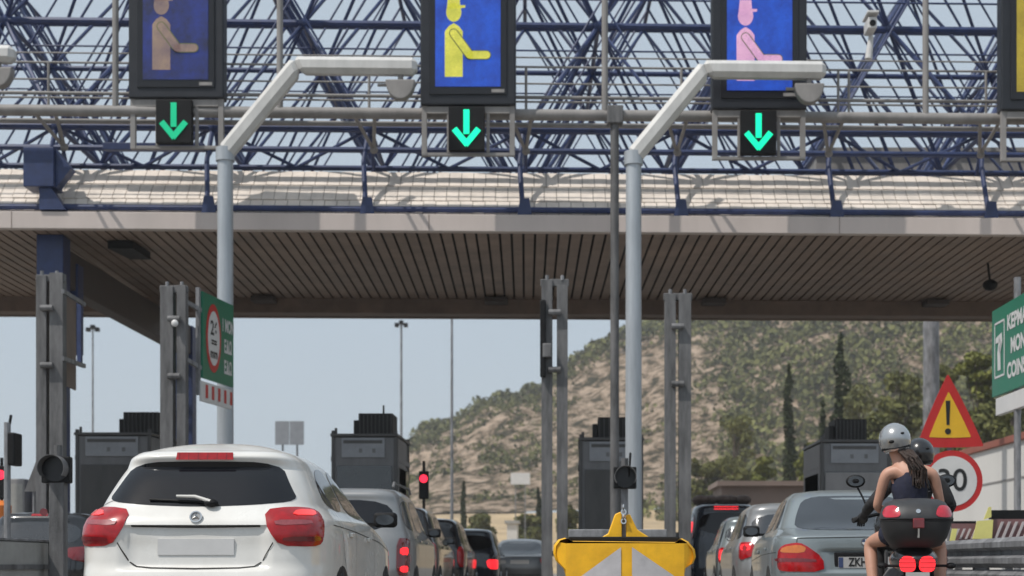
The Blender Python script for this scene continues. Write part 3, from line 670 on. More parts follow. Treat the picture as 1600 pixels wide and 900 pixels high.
f = MB(); f.add([(a0.x,a0.y,zb0),(a1.x,a1.y,zb1),(a1.x,a1.y,a1.z),(a0.x,a0.y,a0.z),(a0.x-.03,a0.y+.02,zb0),(a1.x-.03,a1.y+.02,zb1),(a1.x-.03,a1.y+.02,a1.z),(a0.x-.03,a0.y+.02,a0.z)],[(0,1,2,3),(7,6,5,4),(0,4,5,1),(1,5,6,2),(2,6,7,3),(3,7,4,0)]); f.build('panel', 'beam', t2)
a0, a1 = P(120,470,27.4), P(132,478,27.6); f = MB(); f.box(a0.x, a1.x, 27.4, 27.5, P(0,568,27.4).z, a0.z); f.build('edge_channel', 'blue', t2)
t, k, Y = post_pair([(250,270,447),(276,290,445)], 'galvanised post pair holding the green prohibition sign')
for py in (470, 560): MB().bar(P(288,py,Y+.1), P(316,py+16,26.05), .05, .07).build('bracket', 'galv', t)
MB().ball(P(273,505,Y-.1), .06, .04, .06, 10, 8).build('round_lamp', 'signwhite', t, smooth=True)
t, k, Y = post_pair([(846,863,437),(870,887,445)], 'galvanised post pair left of the dark booth in the middle')
MB().box(P(844,0,Y).x, P(853,0,Y).x, Y-.12, Y-.01, P(0,590,Y).z, P(0,470,Y).z).build('cable_duct', 'black', t, bevel=.02)
MB().box(P(848,0,Y).x, P(862,0,Y).x, Y-.15, Y-.01, P(0,560,Y).z, P(0,538,Y).z).build('junction_box', 'galv_dark', t, bevel=.02)
post_pair([(1039,1056,459),(1061,1080,459)], 'galvanised post pair right of the dark booth in the middle')

# ---------------------------------------------------------------- green signs
def pane(name_m, pa, pb, poly, off, th, parent, nm):      # poly in (0..1 along, metres down from top edge)
    pass
class Plane:                                              # a vertical plane between two ground points; a along, b up
    def __init__(s, A, B): s.o = Vector(A); d = Vector(B)-Vector(A); s.L = d.length; s.ax = d.normalized(); s.n = s.ax.cross(Vector((0,0,1))).normalized()
# left sign: near edge x 315, far edge x 365
A, B = P(317,455,26.0), P(365,479,27.45); zt = A.z; zbm = P(317,590,26.0).z
pl_ = Plane((A.x,A.y,0),(B.x,B.y,0)); Hs = zt-zbm
t = thing('toll_sign', 'green sign with a red ringed circle, slanting in front of the cranked pole', 'sign', (A.x, A.y, zbm-.3))
def onp(pl_, a, b_, d): return pl_.o + pl_.ax*a + Vector((0,0,b_)) + pl_.n*d
def rectp(pl_, a0, a1, b0, b1, d, th): return MB().prism([(a0,b0),(a1,b0),(a1,b1),(a0,b1)], pl_.o+pl_.n*d, pl_.ax, (0,0,1), th)
rectp(pl_, 0, pl_.L, zbm, zt, 0, .05).build('panel', 'signgreen', t, bevel=.006)
def ell(cx_, cz, rx, rz, n=28): return [(cx_+rx*math.cos(2*math.pi*i/n), cz+rz*math.sin(2*math.pi*i/n)) for i in range(n)]
cc = pl_.L*.33; zc = zbm+Hs*.50
MB().prism(ell(cc,zc,.35,.59), pl_.o+pl_.n*.006, pl_.ax, (0,0,1), .004).build('red_ring', 'signred', t)
MB().prism(ell(cc,zc,.27,.47), pl_.o+pl_.n*.011, pl_.ax, (0,0,1), .004).build('white_disc', 'signwhite', t)
for i, (tx, z_) in enumerate((('26', .16), ('==', -.08), ('mm', -.27))):
    text_mb(tx, .34 if i == 0 else .22, pl_.o+pl_.ax*cc+Vector((0,0,zc+z_))+pl_.n*.014, pl_.ax, (0,0,1), bold=.008).build('print', 'signblack', t)
for tx, f_ in (('1 MON', .70), ('ΕΔΩ', .45), ('ΕΔΩ', .2)):
    text_mb(tx, .30, pl_.o+pl_.ax*pl_.L*.80+Vector((0,0,zbm+Hs*f_))+pl_.n*.006, pl_.ax, (0,0,1), xs=.62, bold=.012).build('lettering', 'signwhite', t)
rectp(pl_, -.06, pl_.L*.93, zbm-.40, zbm-.06, 0, .04).build('supplementary_plate', 'signwhite', t)
for i in range(5): rectp(pl_, .12+i*.29, .23+i*.29, zbm-.33, zbm-.10, .005, .003).build('red_mark', 'signred', t)
rectp(pl_, -.10, -.02, zbm-.30, zt+.05, -.03, .06).build('edge_post', 'galv', t)
# right sign
A, B = P(1550,487,22.3), P(1700,400,18.2); zt = A.z; zbm = P(1560,618,22.0).z
pl_ = Plane((A.x,A.y,0),(B.x,B.y,0)); Hs = zt-zbm
t = thing('toll_sign', 'green sign with white wording hanging at the right edge above the white wall', 'sign', (A.x, A.y, zbm-.3))
rectp(pl_, 0, pl_.L, zbm, zt, 0, .05).build('panel', 'signgreen', t, bevel=.006)
LL = pl_.L; bw = .03
f = MB()
for rc in ((.14,.14+bw,.25,Hs-.2),(.62,.62+bw,.25,Hs-.2),(.14,.65,.25,.25+bw),(.14,.65,Hs-.2-bw,Hs-.2)): f.prism([(rc[0],zbm+rc[2]),(rc[1],zbm+rc[2]),(rc[1],zbm+rc[3]),(rc[0],zbm+rc[3])], pl_.o+pl_.n*.006, pl_.ax, (0,0,1), .004)
f.build('pictogram_frame', 'signwhite', t)
f = MB(); f.prism([(.22,zbm+Hs-.42),(.52,zbm+Hs-.38),(.54,zbm+Hs-.52),(.44,zbm+Hs-.66),(.36,zbm+Hs-.62),(.42,zbm+Hs-.5),(.22,zbm+Hs-.5)], pl_.o+pl_.n*.008, pl_.ax, (0,0,1), .004)
f.prism([(.32,zbm+.35),(.46,zbm+.35),(.44,zbm+.62),(.50,zbm+.72),(.40,zbm+.84),(.30,zbm+.6)], pl_.o+pl_.n*.008, pl_.ax, (0,0,1), .004); f.build('pictogram', 'signwhite', t)
for tx, f_, a_ in (('KEPMA', .76, .78), ('MONO', .49, .95), ('COINS ONLY', .22, .78)):
    text_mb(tx, .29, pl_.o+pl_.ax*a_+Vector((0,0,zbm+Hs*f_))+pl_.n*.006, pl_.ax, (0,0,1), xs=1.0, align='LEFT', bold=.012).build('lettering', 'signwhite', t)
rectp(pl_, .15, LL, zbm-.28, zbm-.03, -.01, .08).build('lower_rail', 'signwhite', t, bevel=.01)
MB().tube([(P(1598,0,21).x,21.25,0),(P(1598,0,21).x,21.25,zt+.3)], .05, 10).build('post', 'galv', t, smooth=True)

# ---------------------------------------------------------------- warning triangle and speed limit sign
def rounded(poly, r=.12, n=2):
    for _ in range(n):
        o = []
        for i in range(len(poly)):
            a, b_ = Vector(poly[i]), Vector(poly[(i+1)%len(poly)]); o += [tuple(a.lerp(b_, r)), tuple(a.lerp(b_, 1-r))]
        poly = o; r = .3
    return poly
Y = 21.5; k = 1/S(Y); c = P(1485, 650, Y)
t = thing('traffic_sign', 'red bordered yellow triangle with black exclamation mark above the round sign', 'sign', (c.x, Y, 0))
tri = [((px-VX)*k, CH+(HZ-py)*k) for px, py in ((1430,699),(1540,699),(1481,580))]
def shrink(poly, f_, dc=(0,0)):
    cxx = sum(p[0] for p in poly)/3; czz = sum(p[1] for p in poly)/3
    return [(cxx+(p[0]-cxx)*f_+dc[0], czz+(p[1]-czz)*f_+dc[1]) for p in poly]
MB().prism(rounded(tri, .05), (0,Y,0), (1,0,0), (0,0,1), .02).build('border', 'signred', t)
MB().prism(rounded(shrink(tri, .62), .04), (0,Y-.005,0), (1,0,0), (0,0,1), .004).build('face', 'signyellow', t)
f = MB(); xm, z0 = (1481-VX)*k, CH+(HZ-664)*k; f.prism([(xm-.02,z0),(xm+.02,z0),(xm+.032,z0+.34),(xm-.032,z0+.34)], (0,Y-.010,0), (1,0,0), (0,0,1), .004); f.disc((xm,Y-.010,z0-.09),(0,-1,0),.042,.004); f.build('exclamation_mark', 'signblack', t)
MB().tube([(c.x,Y+.06,0),(c.x,Y+.06,CH+(HZ-600)*k)], .035, 10).build('post', 'galv', t, smooth=True)
t = thing('speed_limit_sign', 'round white speed limit sign with red ring below the triangle', 'sign', (c.x, Y-.06, 0))
zc = CH+(HZ-752)*k; xc = (1486-VX)*k
MB().disc((xc,Y-.05,zc),(0,-1,0),48*k,.02,40).build('border', 'signred', t); MB().disc((xc,Y-.055,zc),(0,-1,0),39*k,.004,40).build('face', 'signwhite', t)
text_mb('30', 46*k*1.05, (xc,Y-.060,zc+.0), (1,0,0), (0,0,1), bold=.004).build('number', 'signblack', t)
MB().tube([(xc,Y-.02,0),(xc,Y-.02,zc+.3)], .025, 8).build('clamp_post', 'galv', t, smooth=True)

# ---------------------------------------------------------------- toll booths and islands
def booth(pxl, pyt, label, isl_label, light=False, Y=33.0, wpx=103, depth=2.4, header=True, acx=(38,92)):
    k = 1/S(Y); x0, x1 = (pxl-VX)*k, (pxl+wpx-VX)*k; zt = CH+(HZ-pyt)*k
    t = thing('toll_booth', label, 'toll booth', ((x0+x1)/2, Y+depth/2, .15), 'toll booths on the islands')
    body = 'booth'
    MB().box(x0+.03, x1-.03, Y, Y+depth, .15, zt-.08).build('body', body, t, bevel=.015)
    for x in (x0, x1-.07):
        for y in (Y-.03, Y+depth-.04): MB().box(x, x+.07, y, y+.07, .15, zt+.06).build('corner_post', 'boothdark', t, bevel=.01)
    MB().box(x0-.02, x1+.02, Y-.06, Y+depth+.06, zt-.07, zt-.01).build('roof', 'boothdark', t, bevel=.01)
    MB().box(x0+.22, x1-.27, Y-.035, Y-.005, zt-.52, zt-.10).build('label_panel', 'boothpanel', t, bevel=.004)
    MB().box(x0+.26, x1-.32, Y-.042, Y-.036, zt-.22, zt-.15).build('text_strip', 'boothdark', t)
    for fx in (.42, .62): MB().box(x0+fx*(x1-x0), x0+fx*(x1-x0)+.07, Y-.042, Y-.036, zt-.42, zt-.33).build('mark', 'booth', t)
    MB().box(x0+.12, x1-.12, Y-.028, Y-.004, 1.15, zt-.70).build('window', 'glass_grey' if light else 'boothdark', t, bevel=.004)
    for s_, xx in ((-1, x0), (1, x1)):
        w = MB().box(xx-.012 if s_ < 0 else xx-.03, xx+.03 if s_ < 0 else xx+.012, Y+.25, Y+depth-.25, 1.2, zt-.72).build('side_window', 'glass_grey', t)
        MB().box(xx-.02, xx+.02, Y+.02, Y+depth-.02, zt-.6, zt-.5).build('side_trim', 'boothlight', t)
    a0, a1 = x0+acx[0]*k, x0+acx[1]*k
    ac = MB().box(a0, a1, Y+.4, Y+1.3, zt, zt+.47).build('air_conditioner', 'ac', t, bevel=.01)
    n = 9
    for i in range(n): xx = a0+.03+(a1-a0-.06)*i/(n-1); MB().box(xx-.008, xx+.008, Y+.375, Y+.398, zt+.03, zt+.44).build('grille_bar', 'boothdark', ac)
    MB().tube([(x0+.08,Y+.1,zt),(x0+.08,Y+.1,zt+.12)], .03, 6).build('cap', 'boothdark', t)
    MB().box(a0-.12, a0-.01, Y+.5, Y+1.1, zt, zt+.33).build('duct', 'ac', t, bevel=.01)
    isl = thing('toll_island', isl_label, 'kerb island', ((x0+x1)/2, 32, 0), 'toll islands')
    xm = (x0+x1)/2; f = MB(); f.prism([(xm-.95,24.2),(xm-.6,22.9),(xm,22.3),(xm+.6,22.9),(xm+.95,24.2),(xm+.95,42),(xm-.95,42)], (0,0,.15), (1,0,0), (0,1,0), .17); f.build('island_kerb', 'concrete', isl, bevel=.02)
    return t, x0, x1, zt, k
booth(118, 675, 'dark toll booth behind the left shoulder of the white car', 'concrete island under the booth left of the white car roof', wpx=118, acx=(66,122))
t, x0, x1, zt, k = booth(518, 677, 'toll booth above the grey estate car with a bare antenna on its roof', 'concrete island under the booth with the antenna', light=True)
MB().box(x1+.004, x1+.012, 33.05, 34.6, .3, zt-.1).build('side_wall', 'boothlight', t)  # thin sheet; the lit look of this beige side is put into its paler colour
MB().tube([(x0+76*k,33.6,zt+.4),(x0+76*k,33.6,zt+.66)], .02, 6).build('antenna', 'black', t)
booth(905, 683, 'dark toll booth behind the cranked pole and the yellow crash cushion', 'concrete island behind the yellow crash cushion', wpx=100, acx=(30,94))
t, x0, x1, zt, k = booth(1282, 686, 'toll booth with pale side wall behind the silver sedan', 'concrete island under the booth behind the pale sedan', light=True, wpx=110, acx=(28,78))
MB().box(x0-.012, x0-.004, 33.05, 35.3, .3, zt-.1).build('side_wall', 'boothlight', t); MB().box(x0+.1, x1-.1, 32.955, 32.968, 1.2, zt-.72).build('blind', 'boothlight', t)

# ---------------------------------------------------------------- signals
def round_signal(px, py, Y, label, yaw=0, rpx=19, post_to=0, px_post=None):
    k = 1/S(Y); c = P(px, py, Y); t = thing('signal_lamp', label, 'signal lamp', (c.x, Y, 0)); r = rpx*k
    th_ = yaw; d = Vector((math.sin(th_), -math.cos(th_), 0)); rt_ = Vector((math.cos(th_), math.sin(th_), 0))
    b0 = c - d*.14
    f = MB(); f.prism([(-r,-r*1.0),(r,-r*1.0),(r,r*.9),(-r,r*.9)], b0+d*.07, rt_, (0,0,1), .16); f.build('housing', 'black', t, bevel=.015)
    f = MB(); n = 28; N = 0
    for i in range(n+1):
        a = R(-35)+R(250)*i/n; v = rt_*math.cos(a)*r*.95 + Vector((0,0,math.sin(a)*r*.95))
        f.v += [b0+v+d*.08, b0+v+d*.30, b0+v*.95+d*.30, b0+v*.95+d*.08]
    for i in range(n): 
        for q in range(4): f.f.append((4*i+q, 4*i+(q+1)%4, 4*i+4+(q+1)%4, 4*i+4+q))
    f.build('visor', 'galv_dark', t, smooth=True)
    MB().disc(b0+d*.085, d, r*.9, .01).build('lens', 'bezel', t)
    pc = b0-d*.05 if px_post is None else P(px_post, py, Y+.1)
    MB().tube([(pc.x,pc.y+.06,0),(pc.x,pc.y+.06,c.z-r*.9)], .05, 12).build('post', 'galv', t, smooth=True)
    f = MB(); f.tube([(pc.x,pc.y+.02,c.z+r*.85),(pc.x,pc.y+.02,c.z+r*1.7)], .05, 8); f.build('cap', 'galv_dark', t, smooth=True)
    return t, pc, c, r
t, pc, c, r = round_signal(977, 745, 21.5, 'unlit round signal lamp on a short post behind the yellow crash cushion', rpx=18)
MB().tube([(c.x+.05,21.4,CH+(HZ-742)/S(21.5)+.1),(c.x+.07,21.45,c.z+r*2.0),(c.x+.05,21.6,c.z-.1)], .012, 6).build('cable', 'black', t)
t, pc, c, r = round_signal(84, 732, 18.6, 'unlit round signal lamp turned aside on the nose of the left guard rail', yaw=R(4), rpx=22, px_post=90)
MB().box(pc.x-.10, pc.x+.08, pc.y-.02, pc.y+.14, 0, CH+(HZ-752)/S(18.6)).build('post_plate', 'galv_dark', t, bevel=.008)
MB().disc(P(68,800,18.3), (0,-1,0), .045, .02).build('red_reflector', 'lampdark', t)
def red_signal(px, py, Y, label, zt):
    k = 1/S(Y); c = P(px, py, Y); t = thing('lane_light', label, 'signal', (c.x, Y, 0), 'lit red lane lights')
    MB().tube([(c.x,Y+.05,0),(c.x,Y+.05,CH+(HZ-zt)*k)], .03, 8).build('post', 'black', t, smooth=True)
    MB().box(c.x-.10, c.x+.10, Y-.02, Y+.1, c.z-.42, c.z+.16).build('case', 'black', t, bevel=.015)
    MB().disc((c.x,Y-.03,c.z),(0,-1,0),.085,.012).build('lens', 'redsignal', t)
red_signal(662, 748, 32.0, 'red lane light glowing at the right corner of the antenna booth', 720)
red_signal(1, 742, 27.0, 'red lane light glowing at the left edge of the picture', 715)
Y = 20.5; c = P(15, 660, Y); t = thing('lane_light', 'unlit black lane light seen from the side on a grey post at the left edge', 'signal', (c.x, Y, 0), 'lit red lane lights'); t['group'] = 'side lane lights'
MB().tube([(c.x-.03,Y,0),(c.x-.03,Y,c.z)], .045, 10).build('post', 'galv', t, smooth=True); f = MB(); f.box(c.x+.02, c.x+.12, Y-.15, Y+.15, P(0,728,Y).z, P(0,677,Y).z); f.build('case', 'black', t, bevel=.02)
MB().tube([(c.x,Y,c.z-.02),(c.x+.02,Y,c.z+.1)], .02, 6).build('cap', 'black', t)

# clutter at the left edge
Y = 30; a, b_ = P(14,748,Y), P(38,800,Y); t = thing('control_cabinet', 'beige control cabinet on the toll island at the left edge', 'cabinet', ((a.x+b_.x)/2, Y, .0))
MB().box(a.x, b_.x, Y, Y+.5, 0, a.z).build('case', 'boothlight', t, bevel=.02); MB().box(a.x+.03, b_.x-.03, Y-.012, Y-.002, .9, a.z-.1).build('door', 'concrete', t, bevel=.004)
Y = 24; a = P(-4,782,Y); t = thing('barrel', 'orange traffic barrel cut by the left edge', 'barrel', (a.x, Y, 0)); MB().lathe([(.30,0),(.30,.08),(.24,.1),(.22,.6),(.21,1.6),(.1,1.68)], (a.x,Y,0)).build('shell', 'orange', t, smooth=True); MB().lathe([(.226,.7),(.224,.9)], (a.x,Y,0)).build('white_band', 'signwhite', t, smooth=True)
Y = 26; t = thing('rear_facing_sign', 'grey back of a triangular sign left of the galvanised posts', 'sign', (P(48,0,Y).x, Y, 0))
f = MB(); k = 1/S(Y); f.prism([((px-VX)*k, CH+(HZ-py)*k) for px, py in ((38,768),(62,768),(58,716))], (0,Y,0), (1,0,0), (0,0,1), .03); f.build('plate', 'galv_dark', t); MB().tube([(P(52,0,Y).x,Y+.05,0),(P(52,0,Y).x,Y+.05,P(0,740,Y).z)], .03, 8).build('post', 'galv', t, smooth=True)

# ---------------------------------------------------------------- guard rails
def w_beam(X, y0, y1, zt, parent, side=1, h=.31, m='galv', name='beam'):
    prof = [(0,0),(.03,.0),(.085,-.045),(.085,-.10),(.02,-.135),(.02,-.175),(.085,-.21),(.085,-.265),(.03,-.31),(0,-.31)]
    mb = MB(); n = len(prof); 
    for y in (y0, y1):
        for a, b_ in prof: mb.v.append(Vector((X+side*a, y, zt+b_)))
        for a, b_ in reversed(prof): mb.v.append(Vector((X+side*(a-.004 if a else -.004), y, zt+b_)))
    m_ = 2*n
    for i in range(m_): mb.f.append((i, (i+1)%m_, m_+(i+1)%m_, m_+i))
    mb.f.append(tuple(range(m_))); mb.f.append(tuple(reversed(range(m_, 2*m_))))
    return mb.build(name, m, parent, bevel=0)
t = thing('guard_rail', 'low grey guard rail running in from the left picture edge', 'guard rail', (-6.5, 14, 0))
MB().box(-6.85,-6.48,6,19.0,.30,.95).build('beam', 'concrete', t, bevel=.02); MB().box(-6.478,-6.46,6,19.0,.62,.68).build('beam_groove', 'galv_dark', t)
f = MB(); f.box(-6.86, -6.47, 6, 19.1, .955, .985); f.build('top_plate', 'galv', t, bevel=.006)
MB().box(-6.86, -6.40, 19.02, 19.08, .3, .954).build('end_plate', 'galv_dark', t, bevel=.01)
for y in (7, 9.5, 12, 14.5, 17, 18.7): MB().box(-6.72, -6.56, y, y+.1, 0, .95).build('post', 'galv_dark', t)
for y in (13.0, 16.5): MB().box(-6.405, -6.395, y, y+.12, .84, .9).build('reflector', 'amber', t)
t = thing('guard_rail', 'double W beam guard rail right of the motorcycle', 'guard rail', (4.3, 15, 0))
w_beam(4.42, 9, 18.2, .955, t, -1); w_beam(4.42, 9, 18.2, .62, t, -1)
f = MB(); a = [(3.95+.0, 18.2), (4.42, 18.2)]
for zt_ in (.955, .62):
    mb = MB()
    prof = [(0,0),(.03,.0),(.085,-.045),(.085,-.10),(.02,-.135),(.02,-.175),(.085,-.21),(.085,-.265),(.03,-.31),(0,-.31)]
    for x in (4.43, 7.4):
        for a_, b_ in prof: mb.v.append(Vector((x, 17.9-a_, zt_+b_)))
        for a_, b_ in reversed(prof): mb.v.append(Vector((x, 17.9-a_+.004, zt_+b_)))
    m_ = 20
    for i in range(m_): mb.f.append((i, (i+1)%m_, m_+(i+1)%m_, m_+i))
    mb.build('beam', 'galv', t)
for y in (9.5, 12, 14.5, 17): MB().box(4.45, 4.58, y, y+.1, 0, .93).build('post', 'galv_dark', t)
for x in (4.75, 6.6): MB().box(x, x+.12, 17.95, 18.05, 0, .93).build('post', 'galv_dark', t)
c = P(1538,862,17.75); MB().disc(c, (0,-1,0), .06, .03).build('reflector', 'lamp', t)
# hazard boards behind the right rail
t = thing('hazard_board', 'yellow and brown striped boards above the right guard rail', 'hazard board', (P(1540,0,19).x, 19, 0))
def hb(px0, px1, pt, pb, Y, m, nm):
    a, b_ = P(px0, pt, Y), P(px1, pb, Y); return MB().box(a.x, b_.x, Y, Y+.04, b_.z, a.z).build(nm, m, t)
hb(1488, 1760, 818, 850, 19.0, 'hazbrown', 'board')
def slant(pts, Y, m, nm): MB().prism([(P(a,0,Y).x, P(0,b_,Y).z) for a, b_ in pts], (0,Y,0), (1,0,0), (0,0,1), .02).build(nm, m, t)
hb(1550, 1760, 811, 845, 18.96, 'hazbrown', 'board')
for i in range(5): slant([(1490+i*9,842),(1493+i*9,842),(1500+i*9,826),(1497+i*9,826)], 18.95, 'hazwhite', 'stripe')
for i in range(8): slant([(1554+i*11,841),(1558+i*11,841),(1569+i*11,815),(1565+i*11,815)], 18.93, 'hazwhite', 'stripe')
slant([(1520,842),(1550,842),(1552,812),(1527,814)], 18.90, 'hazyellow', 'yellow_board'); slant([(1484,846),(1492,846),(1496,826),(1488,826)], 18.90, 'hazyellow', 'yellow_board'); slant([(1537,812),(1549,808),(1549,792),(1545,792)], 18.90, 'hazyellow', 'yellow_board')
MB().box(P(1550,0,19).x, P(1760,0,19).x, 19.0, 19.15, P(0,811,19).z, P(0,797,19).z).build('rubber_bar', 'black', t); MB().box(P(1492,0,19).x, P(1527,0,19).x, 19.05, 19.2, P(0,824,19).z, P(0,814,19).z).build('rubber_bar', 'black', t)
for px in (1500, 1580): MB().box(P(px,0,19).x, P(px,0,19).x+.08, 19.2, 19.28, 0, P(0,816,19).z).build('leg', 'galv_dark', t)

# ---------------------------------------------------------------- yellow crash cushion
Y = 11.0; k = 1/S(Y); cxp = 976; t = thing('crash_cushion', 'bright yellow plastic crash cushion with grey chevrons between the queues', 'crash cushion', ((cxp-VX)*k, Y, 0))
def W(px, py): return ((px-VX)*k, CH+(HZ-py)*k)
outline = [(865,852),(872,843),(882,840),(893,845),(1057,847),(1066,841),(1076,846),(1086,858),(1088,870),(1084,880),(1072,888),(1069,900),(1069,1040),(884,1040),(884,900),(880,888),(868,876),(864,864)]
Xc = (cxp-VX)*k
body = MB(); nrow = []
front = [W(*p) for p in outline[::-1]]
layers = [(0,.96,0),(.02,1.0,0),(.30,1.0,0),(.85,.98,0),(.9,.9,0)]
sz = .5
f = MB(); n = len(front)
for d_, s_, _ in [(0.0,.965,0),(.015,.985,0),(.04,1,0),(.8,1,0),(.84,.96,0)]:
    for a, b_ in front:
        bul = .05*(1-((a-Xc)/.5)**2)                 # gently bowed front
        f.v.append(Vector((Xc+(a-Xc)*s_, Y+d_-(bul if d_ < .3 else 0), .5+(b_-.5)*(.985+.015*(s_-.965)/.035))))
for l in range(4):
    for i in range(n): f.f.append((l*n+i, l*n+(i+1)%n, (l+1)*n+(i+1)%n, (l+1)*n+i))
f.f.append(tuple(reversed(range(4*n, 5*n))))
bo = f.build('body', 'yellow', t, smooth=True, angle=50)
# bowed front face as a strip grid
f = MB(); cols = 24
for i in range(cols+1):
    px = 884+ (1069-884)*i/cols; a = (px-VX)*k; bul = .05*(1-((a-Xc)/.5)**2)
    for py in (849, 1039): q = W(px, py); f.v.append(Vector((q[0], Y-bul-.004, q[1])))
for i in range(cols): f.f.append((2*i, 2*i+1, 2*i+3, 2*i+2))
for sg in (-1, 1):
    ear = [(884,849),(874,847),(866,856),(865,864),(869,875),(880,886),(884,890)] if sg < 0 else [(1069,849),(1077,848),(1086,860),(1087,869),(1083,879),(1073,886),(1069,890)]
    n0 = len(f.v)
    for px, py in ear:
        a, b_ = W(px, py); bul = .05*(1-((a-Xc)/.5)**2); f.v.append(Vector((a, Y-bul-.004+ (.02 if px < 884 or px > 1069 else 0), b_)))
    f.f.append(tuple(n0+i for i in range(len(ear))))
f.build('front_panel', 'yellow', t, smooth=True, angle=60)
def curved(poly, off, m, nm):
    pts, fs = [], []
    lines = []
    poly2 = [W(*p) for p in poly]; out = []
    for i in range(len(poly2)):
        a, b_ = Vector(poly2[i]), Vector(poly2[(i+1)%len(poly2)])
        for j in range(8): out.append(a.lerp(b_, j/8))
    gr = [Vector((x*.025, z*.025)) for x in range(0, 80) for z in range(0, 50)]
    vo, _, fo, *_r = delaunay_2d_cdt(out+gr, [], [list(range(len(out)))], 1, 1e-5)
    mb = MB(); mb.add([(v.x, Y-.05*(1-((v.x-Xc)/.5)**2)-off, v.y) for v in vo], [tuple(q) for q in fo]); mb.build(nm, m, t)
curved([(970,855),(970,1030),(800+92,1030),(892,912)], .009, 'chev', 'chevron'); curved([(987,855),(1062,906),(1062,1030),(987,1030)], .009, 'chev', 'chevron')
f = MB(); q0, q1 = W(888,838), W(1064,845); f.box(q0[0], q1[0], Y+.12, Y+.75, q1[1]-.02, q0[1]); f.build('rubber_lid', 'black', t, bevel=.01)
f = MB(); f.prism([W(*p) for p in [(934,842),(952,832),(963,801),(972,797),(974,800),(974,842)]][::-1], (0,Y+.32,0), (1,0,0), (0,0,1), .12); f.prism([W(*p) for p in [(981,842),(981,802),(987,801),(999,826),(1024,842)]][::-1], (0,Y+.32,0), (1,0,0), (0,0,1), .12); f.build('lifting_fin', 'yellow', t, bevel=.012, seg=3)
f = MB(); a, b_ = W(974,838); f.box(a, a+.032, Y+.34, Y+.42, b_, W(0,806)[1]); f.build('centre_bar', 'galv_dark', t, bevel=.004)
f = MB(); q = W(977,800)
for i in range(4): f.ring((q[0]+.002*(-1)**i, Y+.30, q[1]+.045-.034*i), (0,-1,0) if i % 2 else (1,-.2,0), .012, .022, .008, 14)
f.build('chain_link', 'chrome', t)
for pa, pb in (((888,829),(950,840)),((1000,829),(1042,840))):
    pass
t = thing('guard_rail', 'pale horizontal rail just behind the yellow crash cushion', 'guard rail', (P(970,0,17.5).x, 17.5, 0))
a, b_ = P(888,827,17.5), P(1042,840,17.5); MB().box(a.x, b_.x, 17.5, 17.58, b_.z, a.z).build('beam', 'galv', t, bevel=.01)
MB().box(a.x, b_.x, 17.5, 17.58, .45, .72).build('beam', 'galv', t, bevel=.01)
for x in (a.x+.1, (a.x+b_.x)/2, b_.x-.2): MB().box(x, x+.1, 17.6, 17.7, 0, a.z-.02).build('post', 'galv_dark', t)
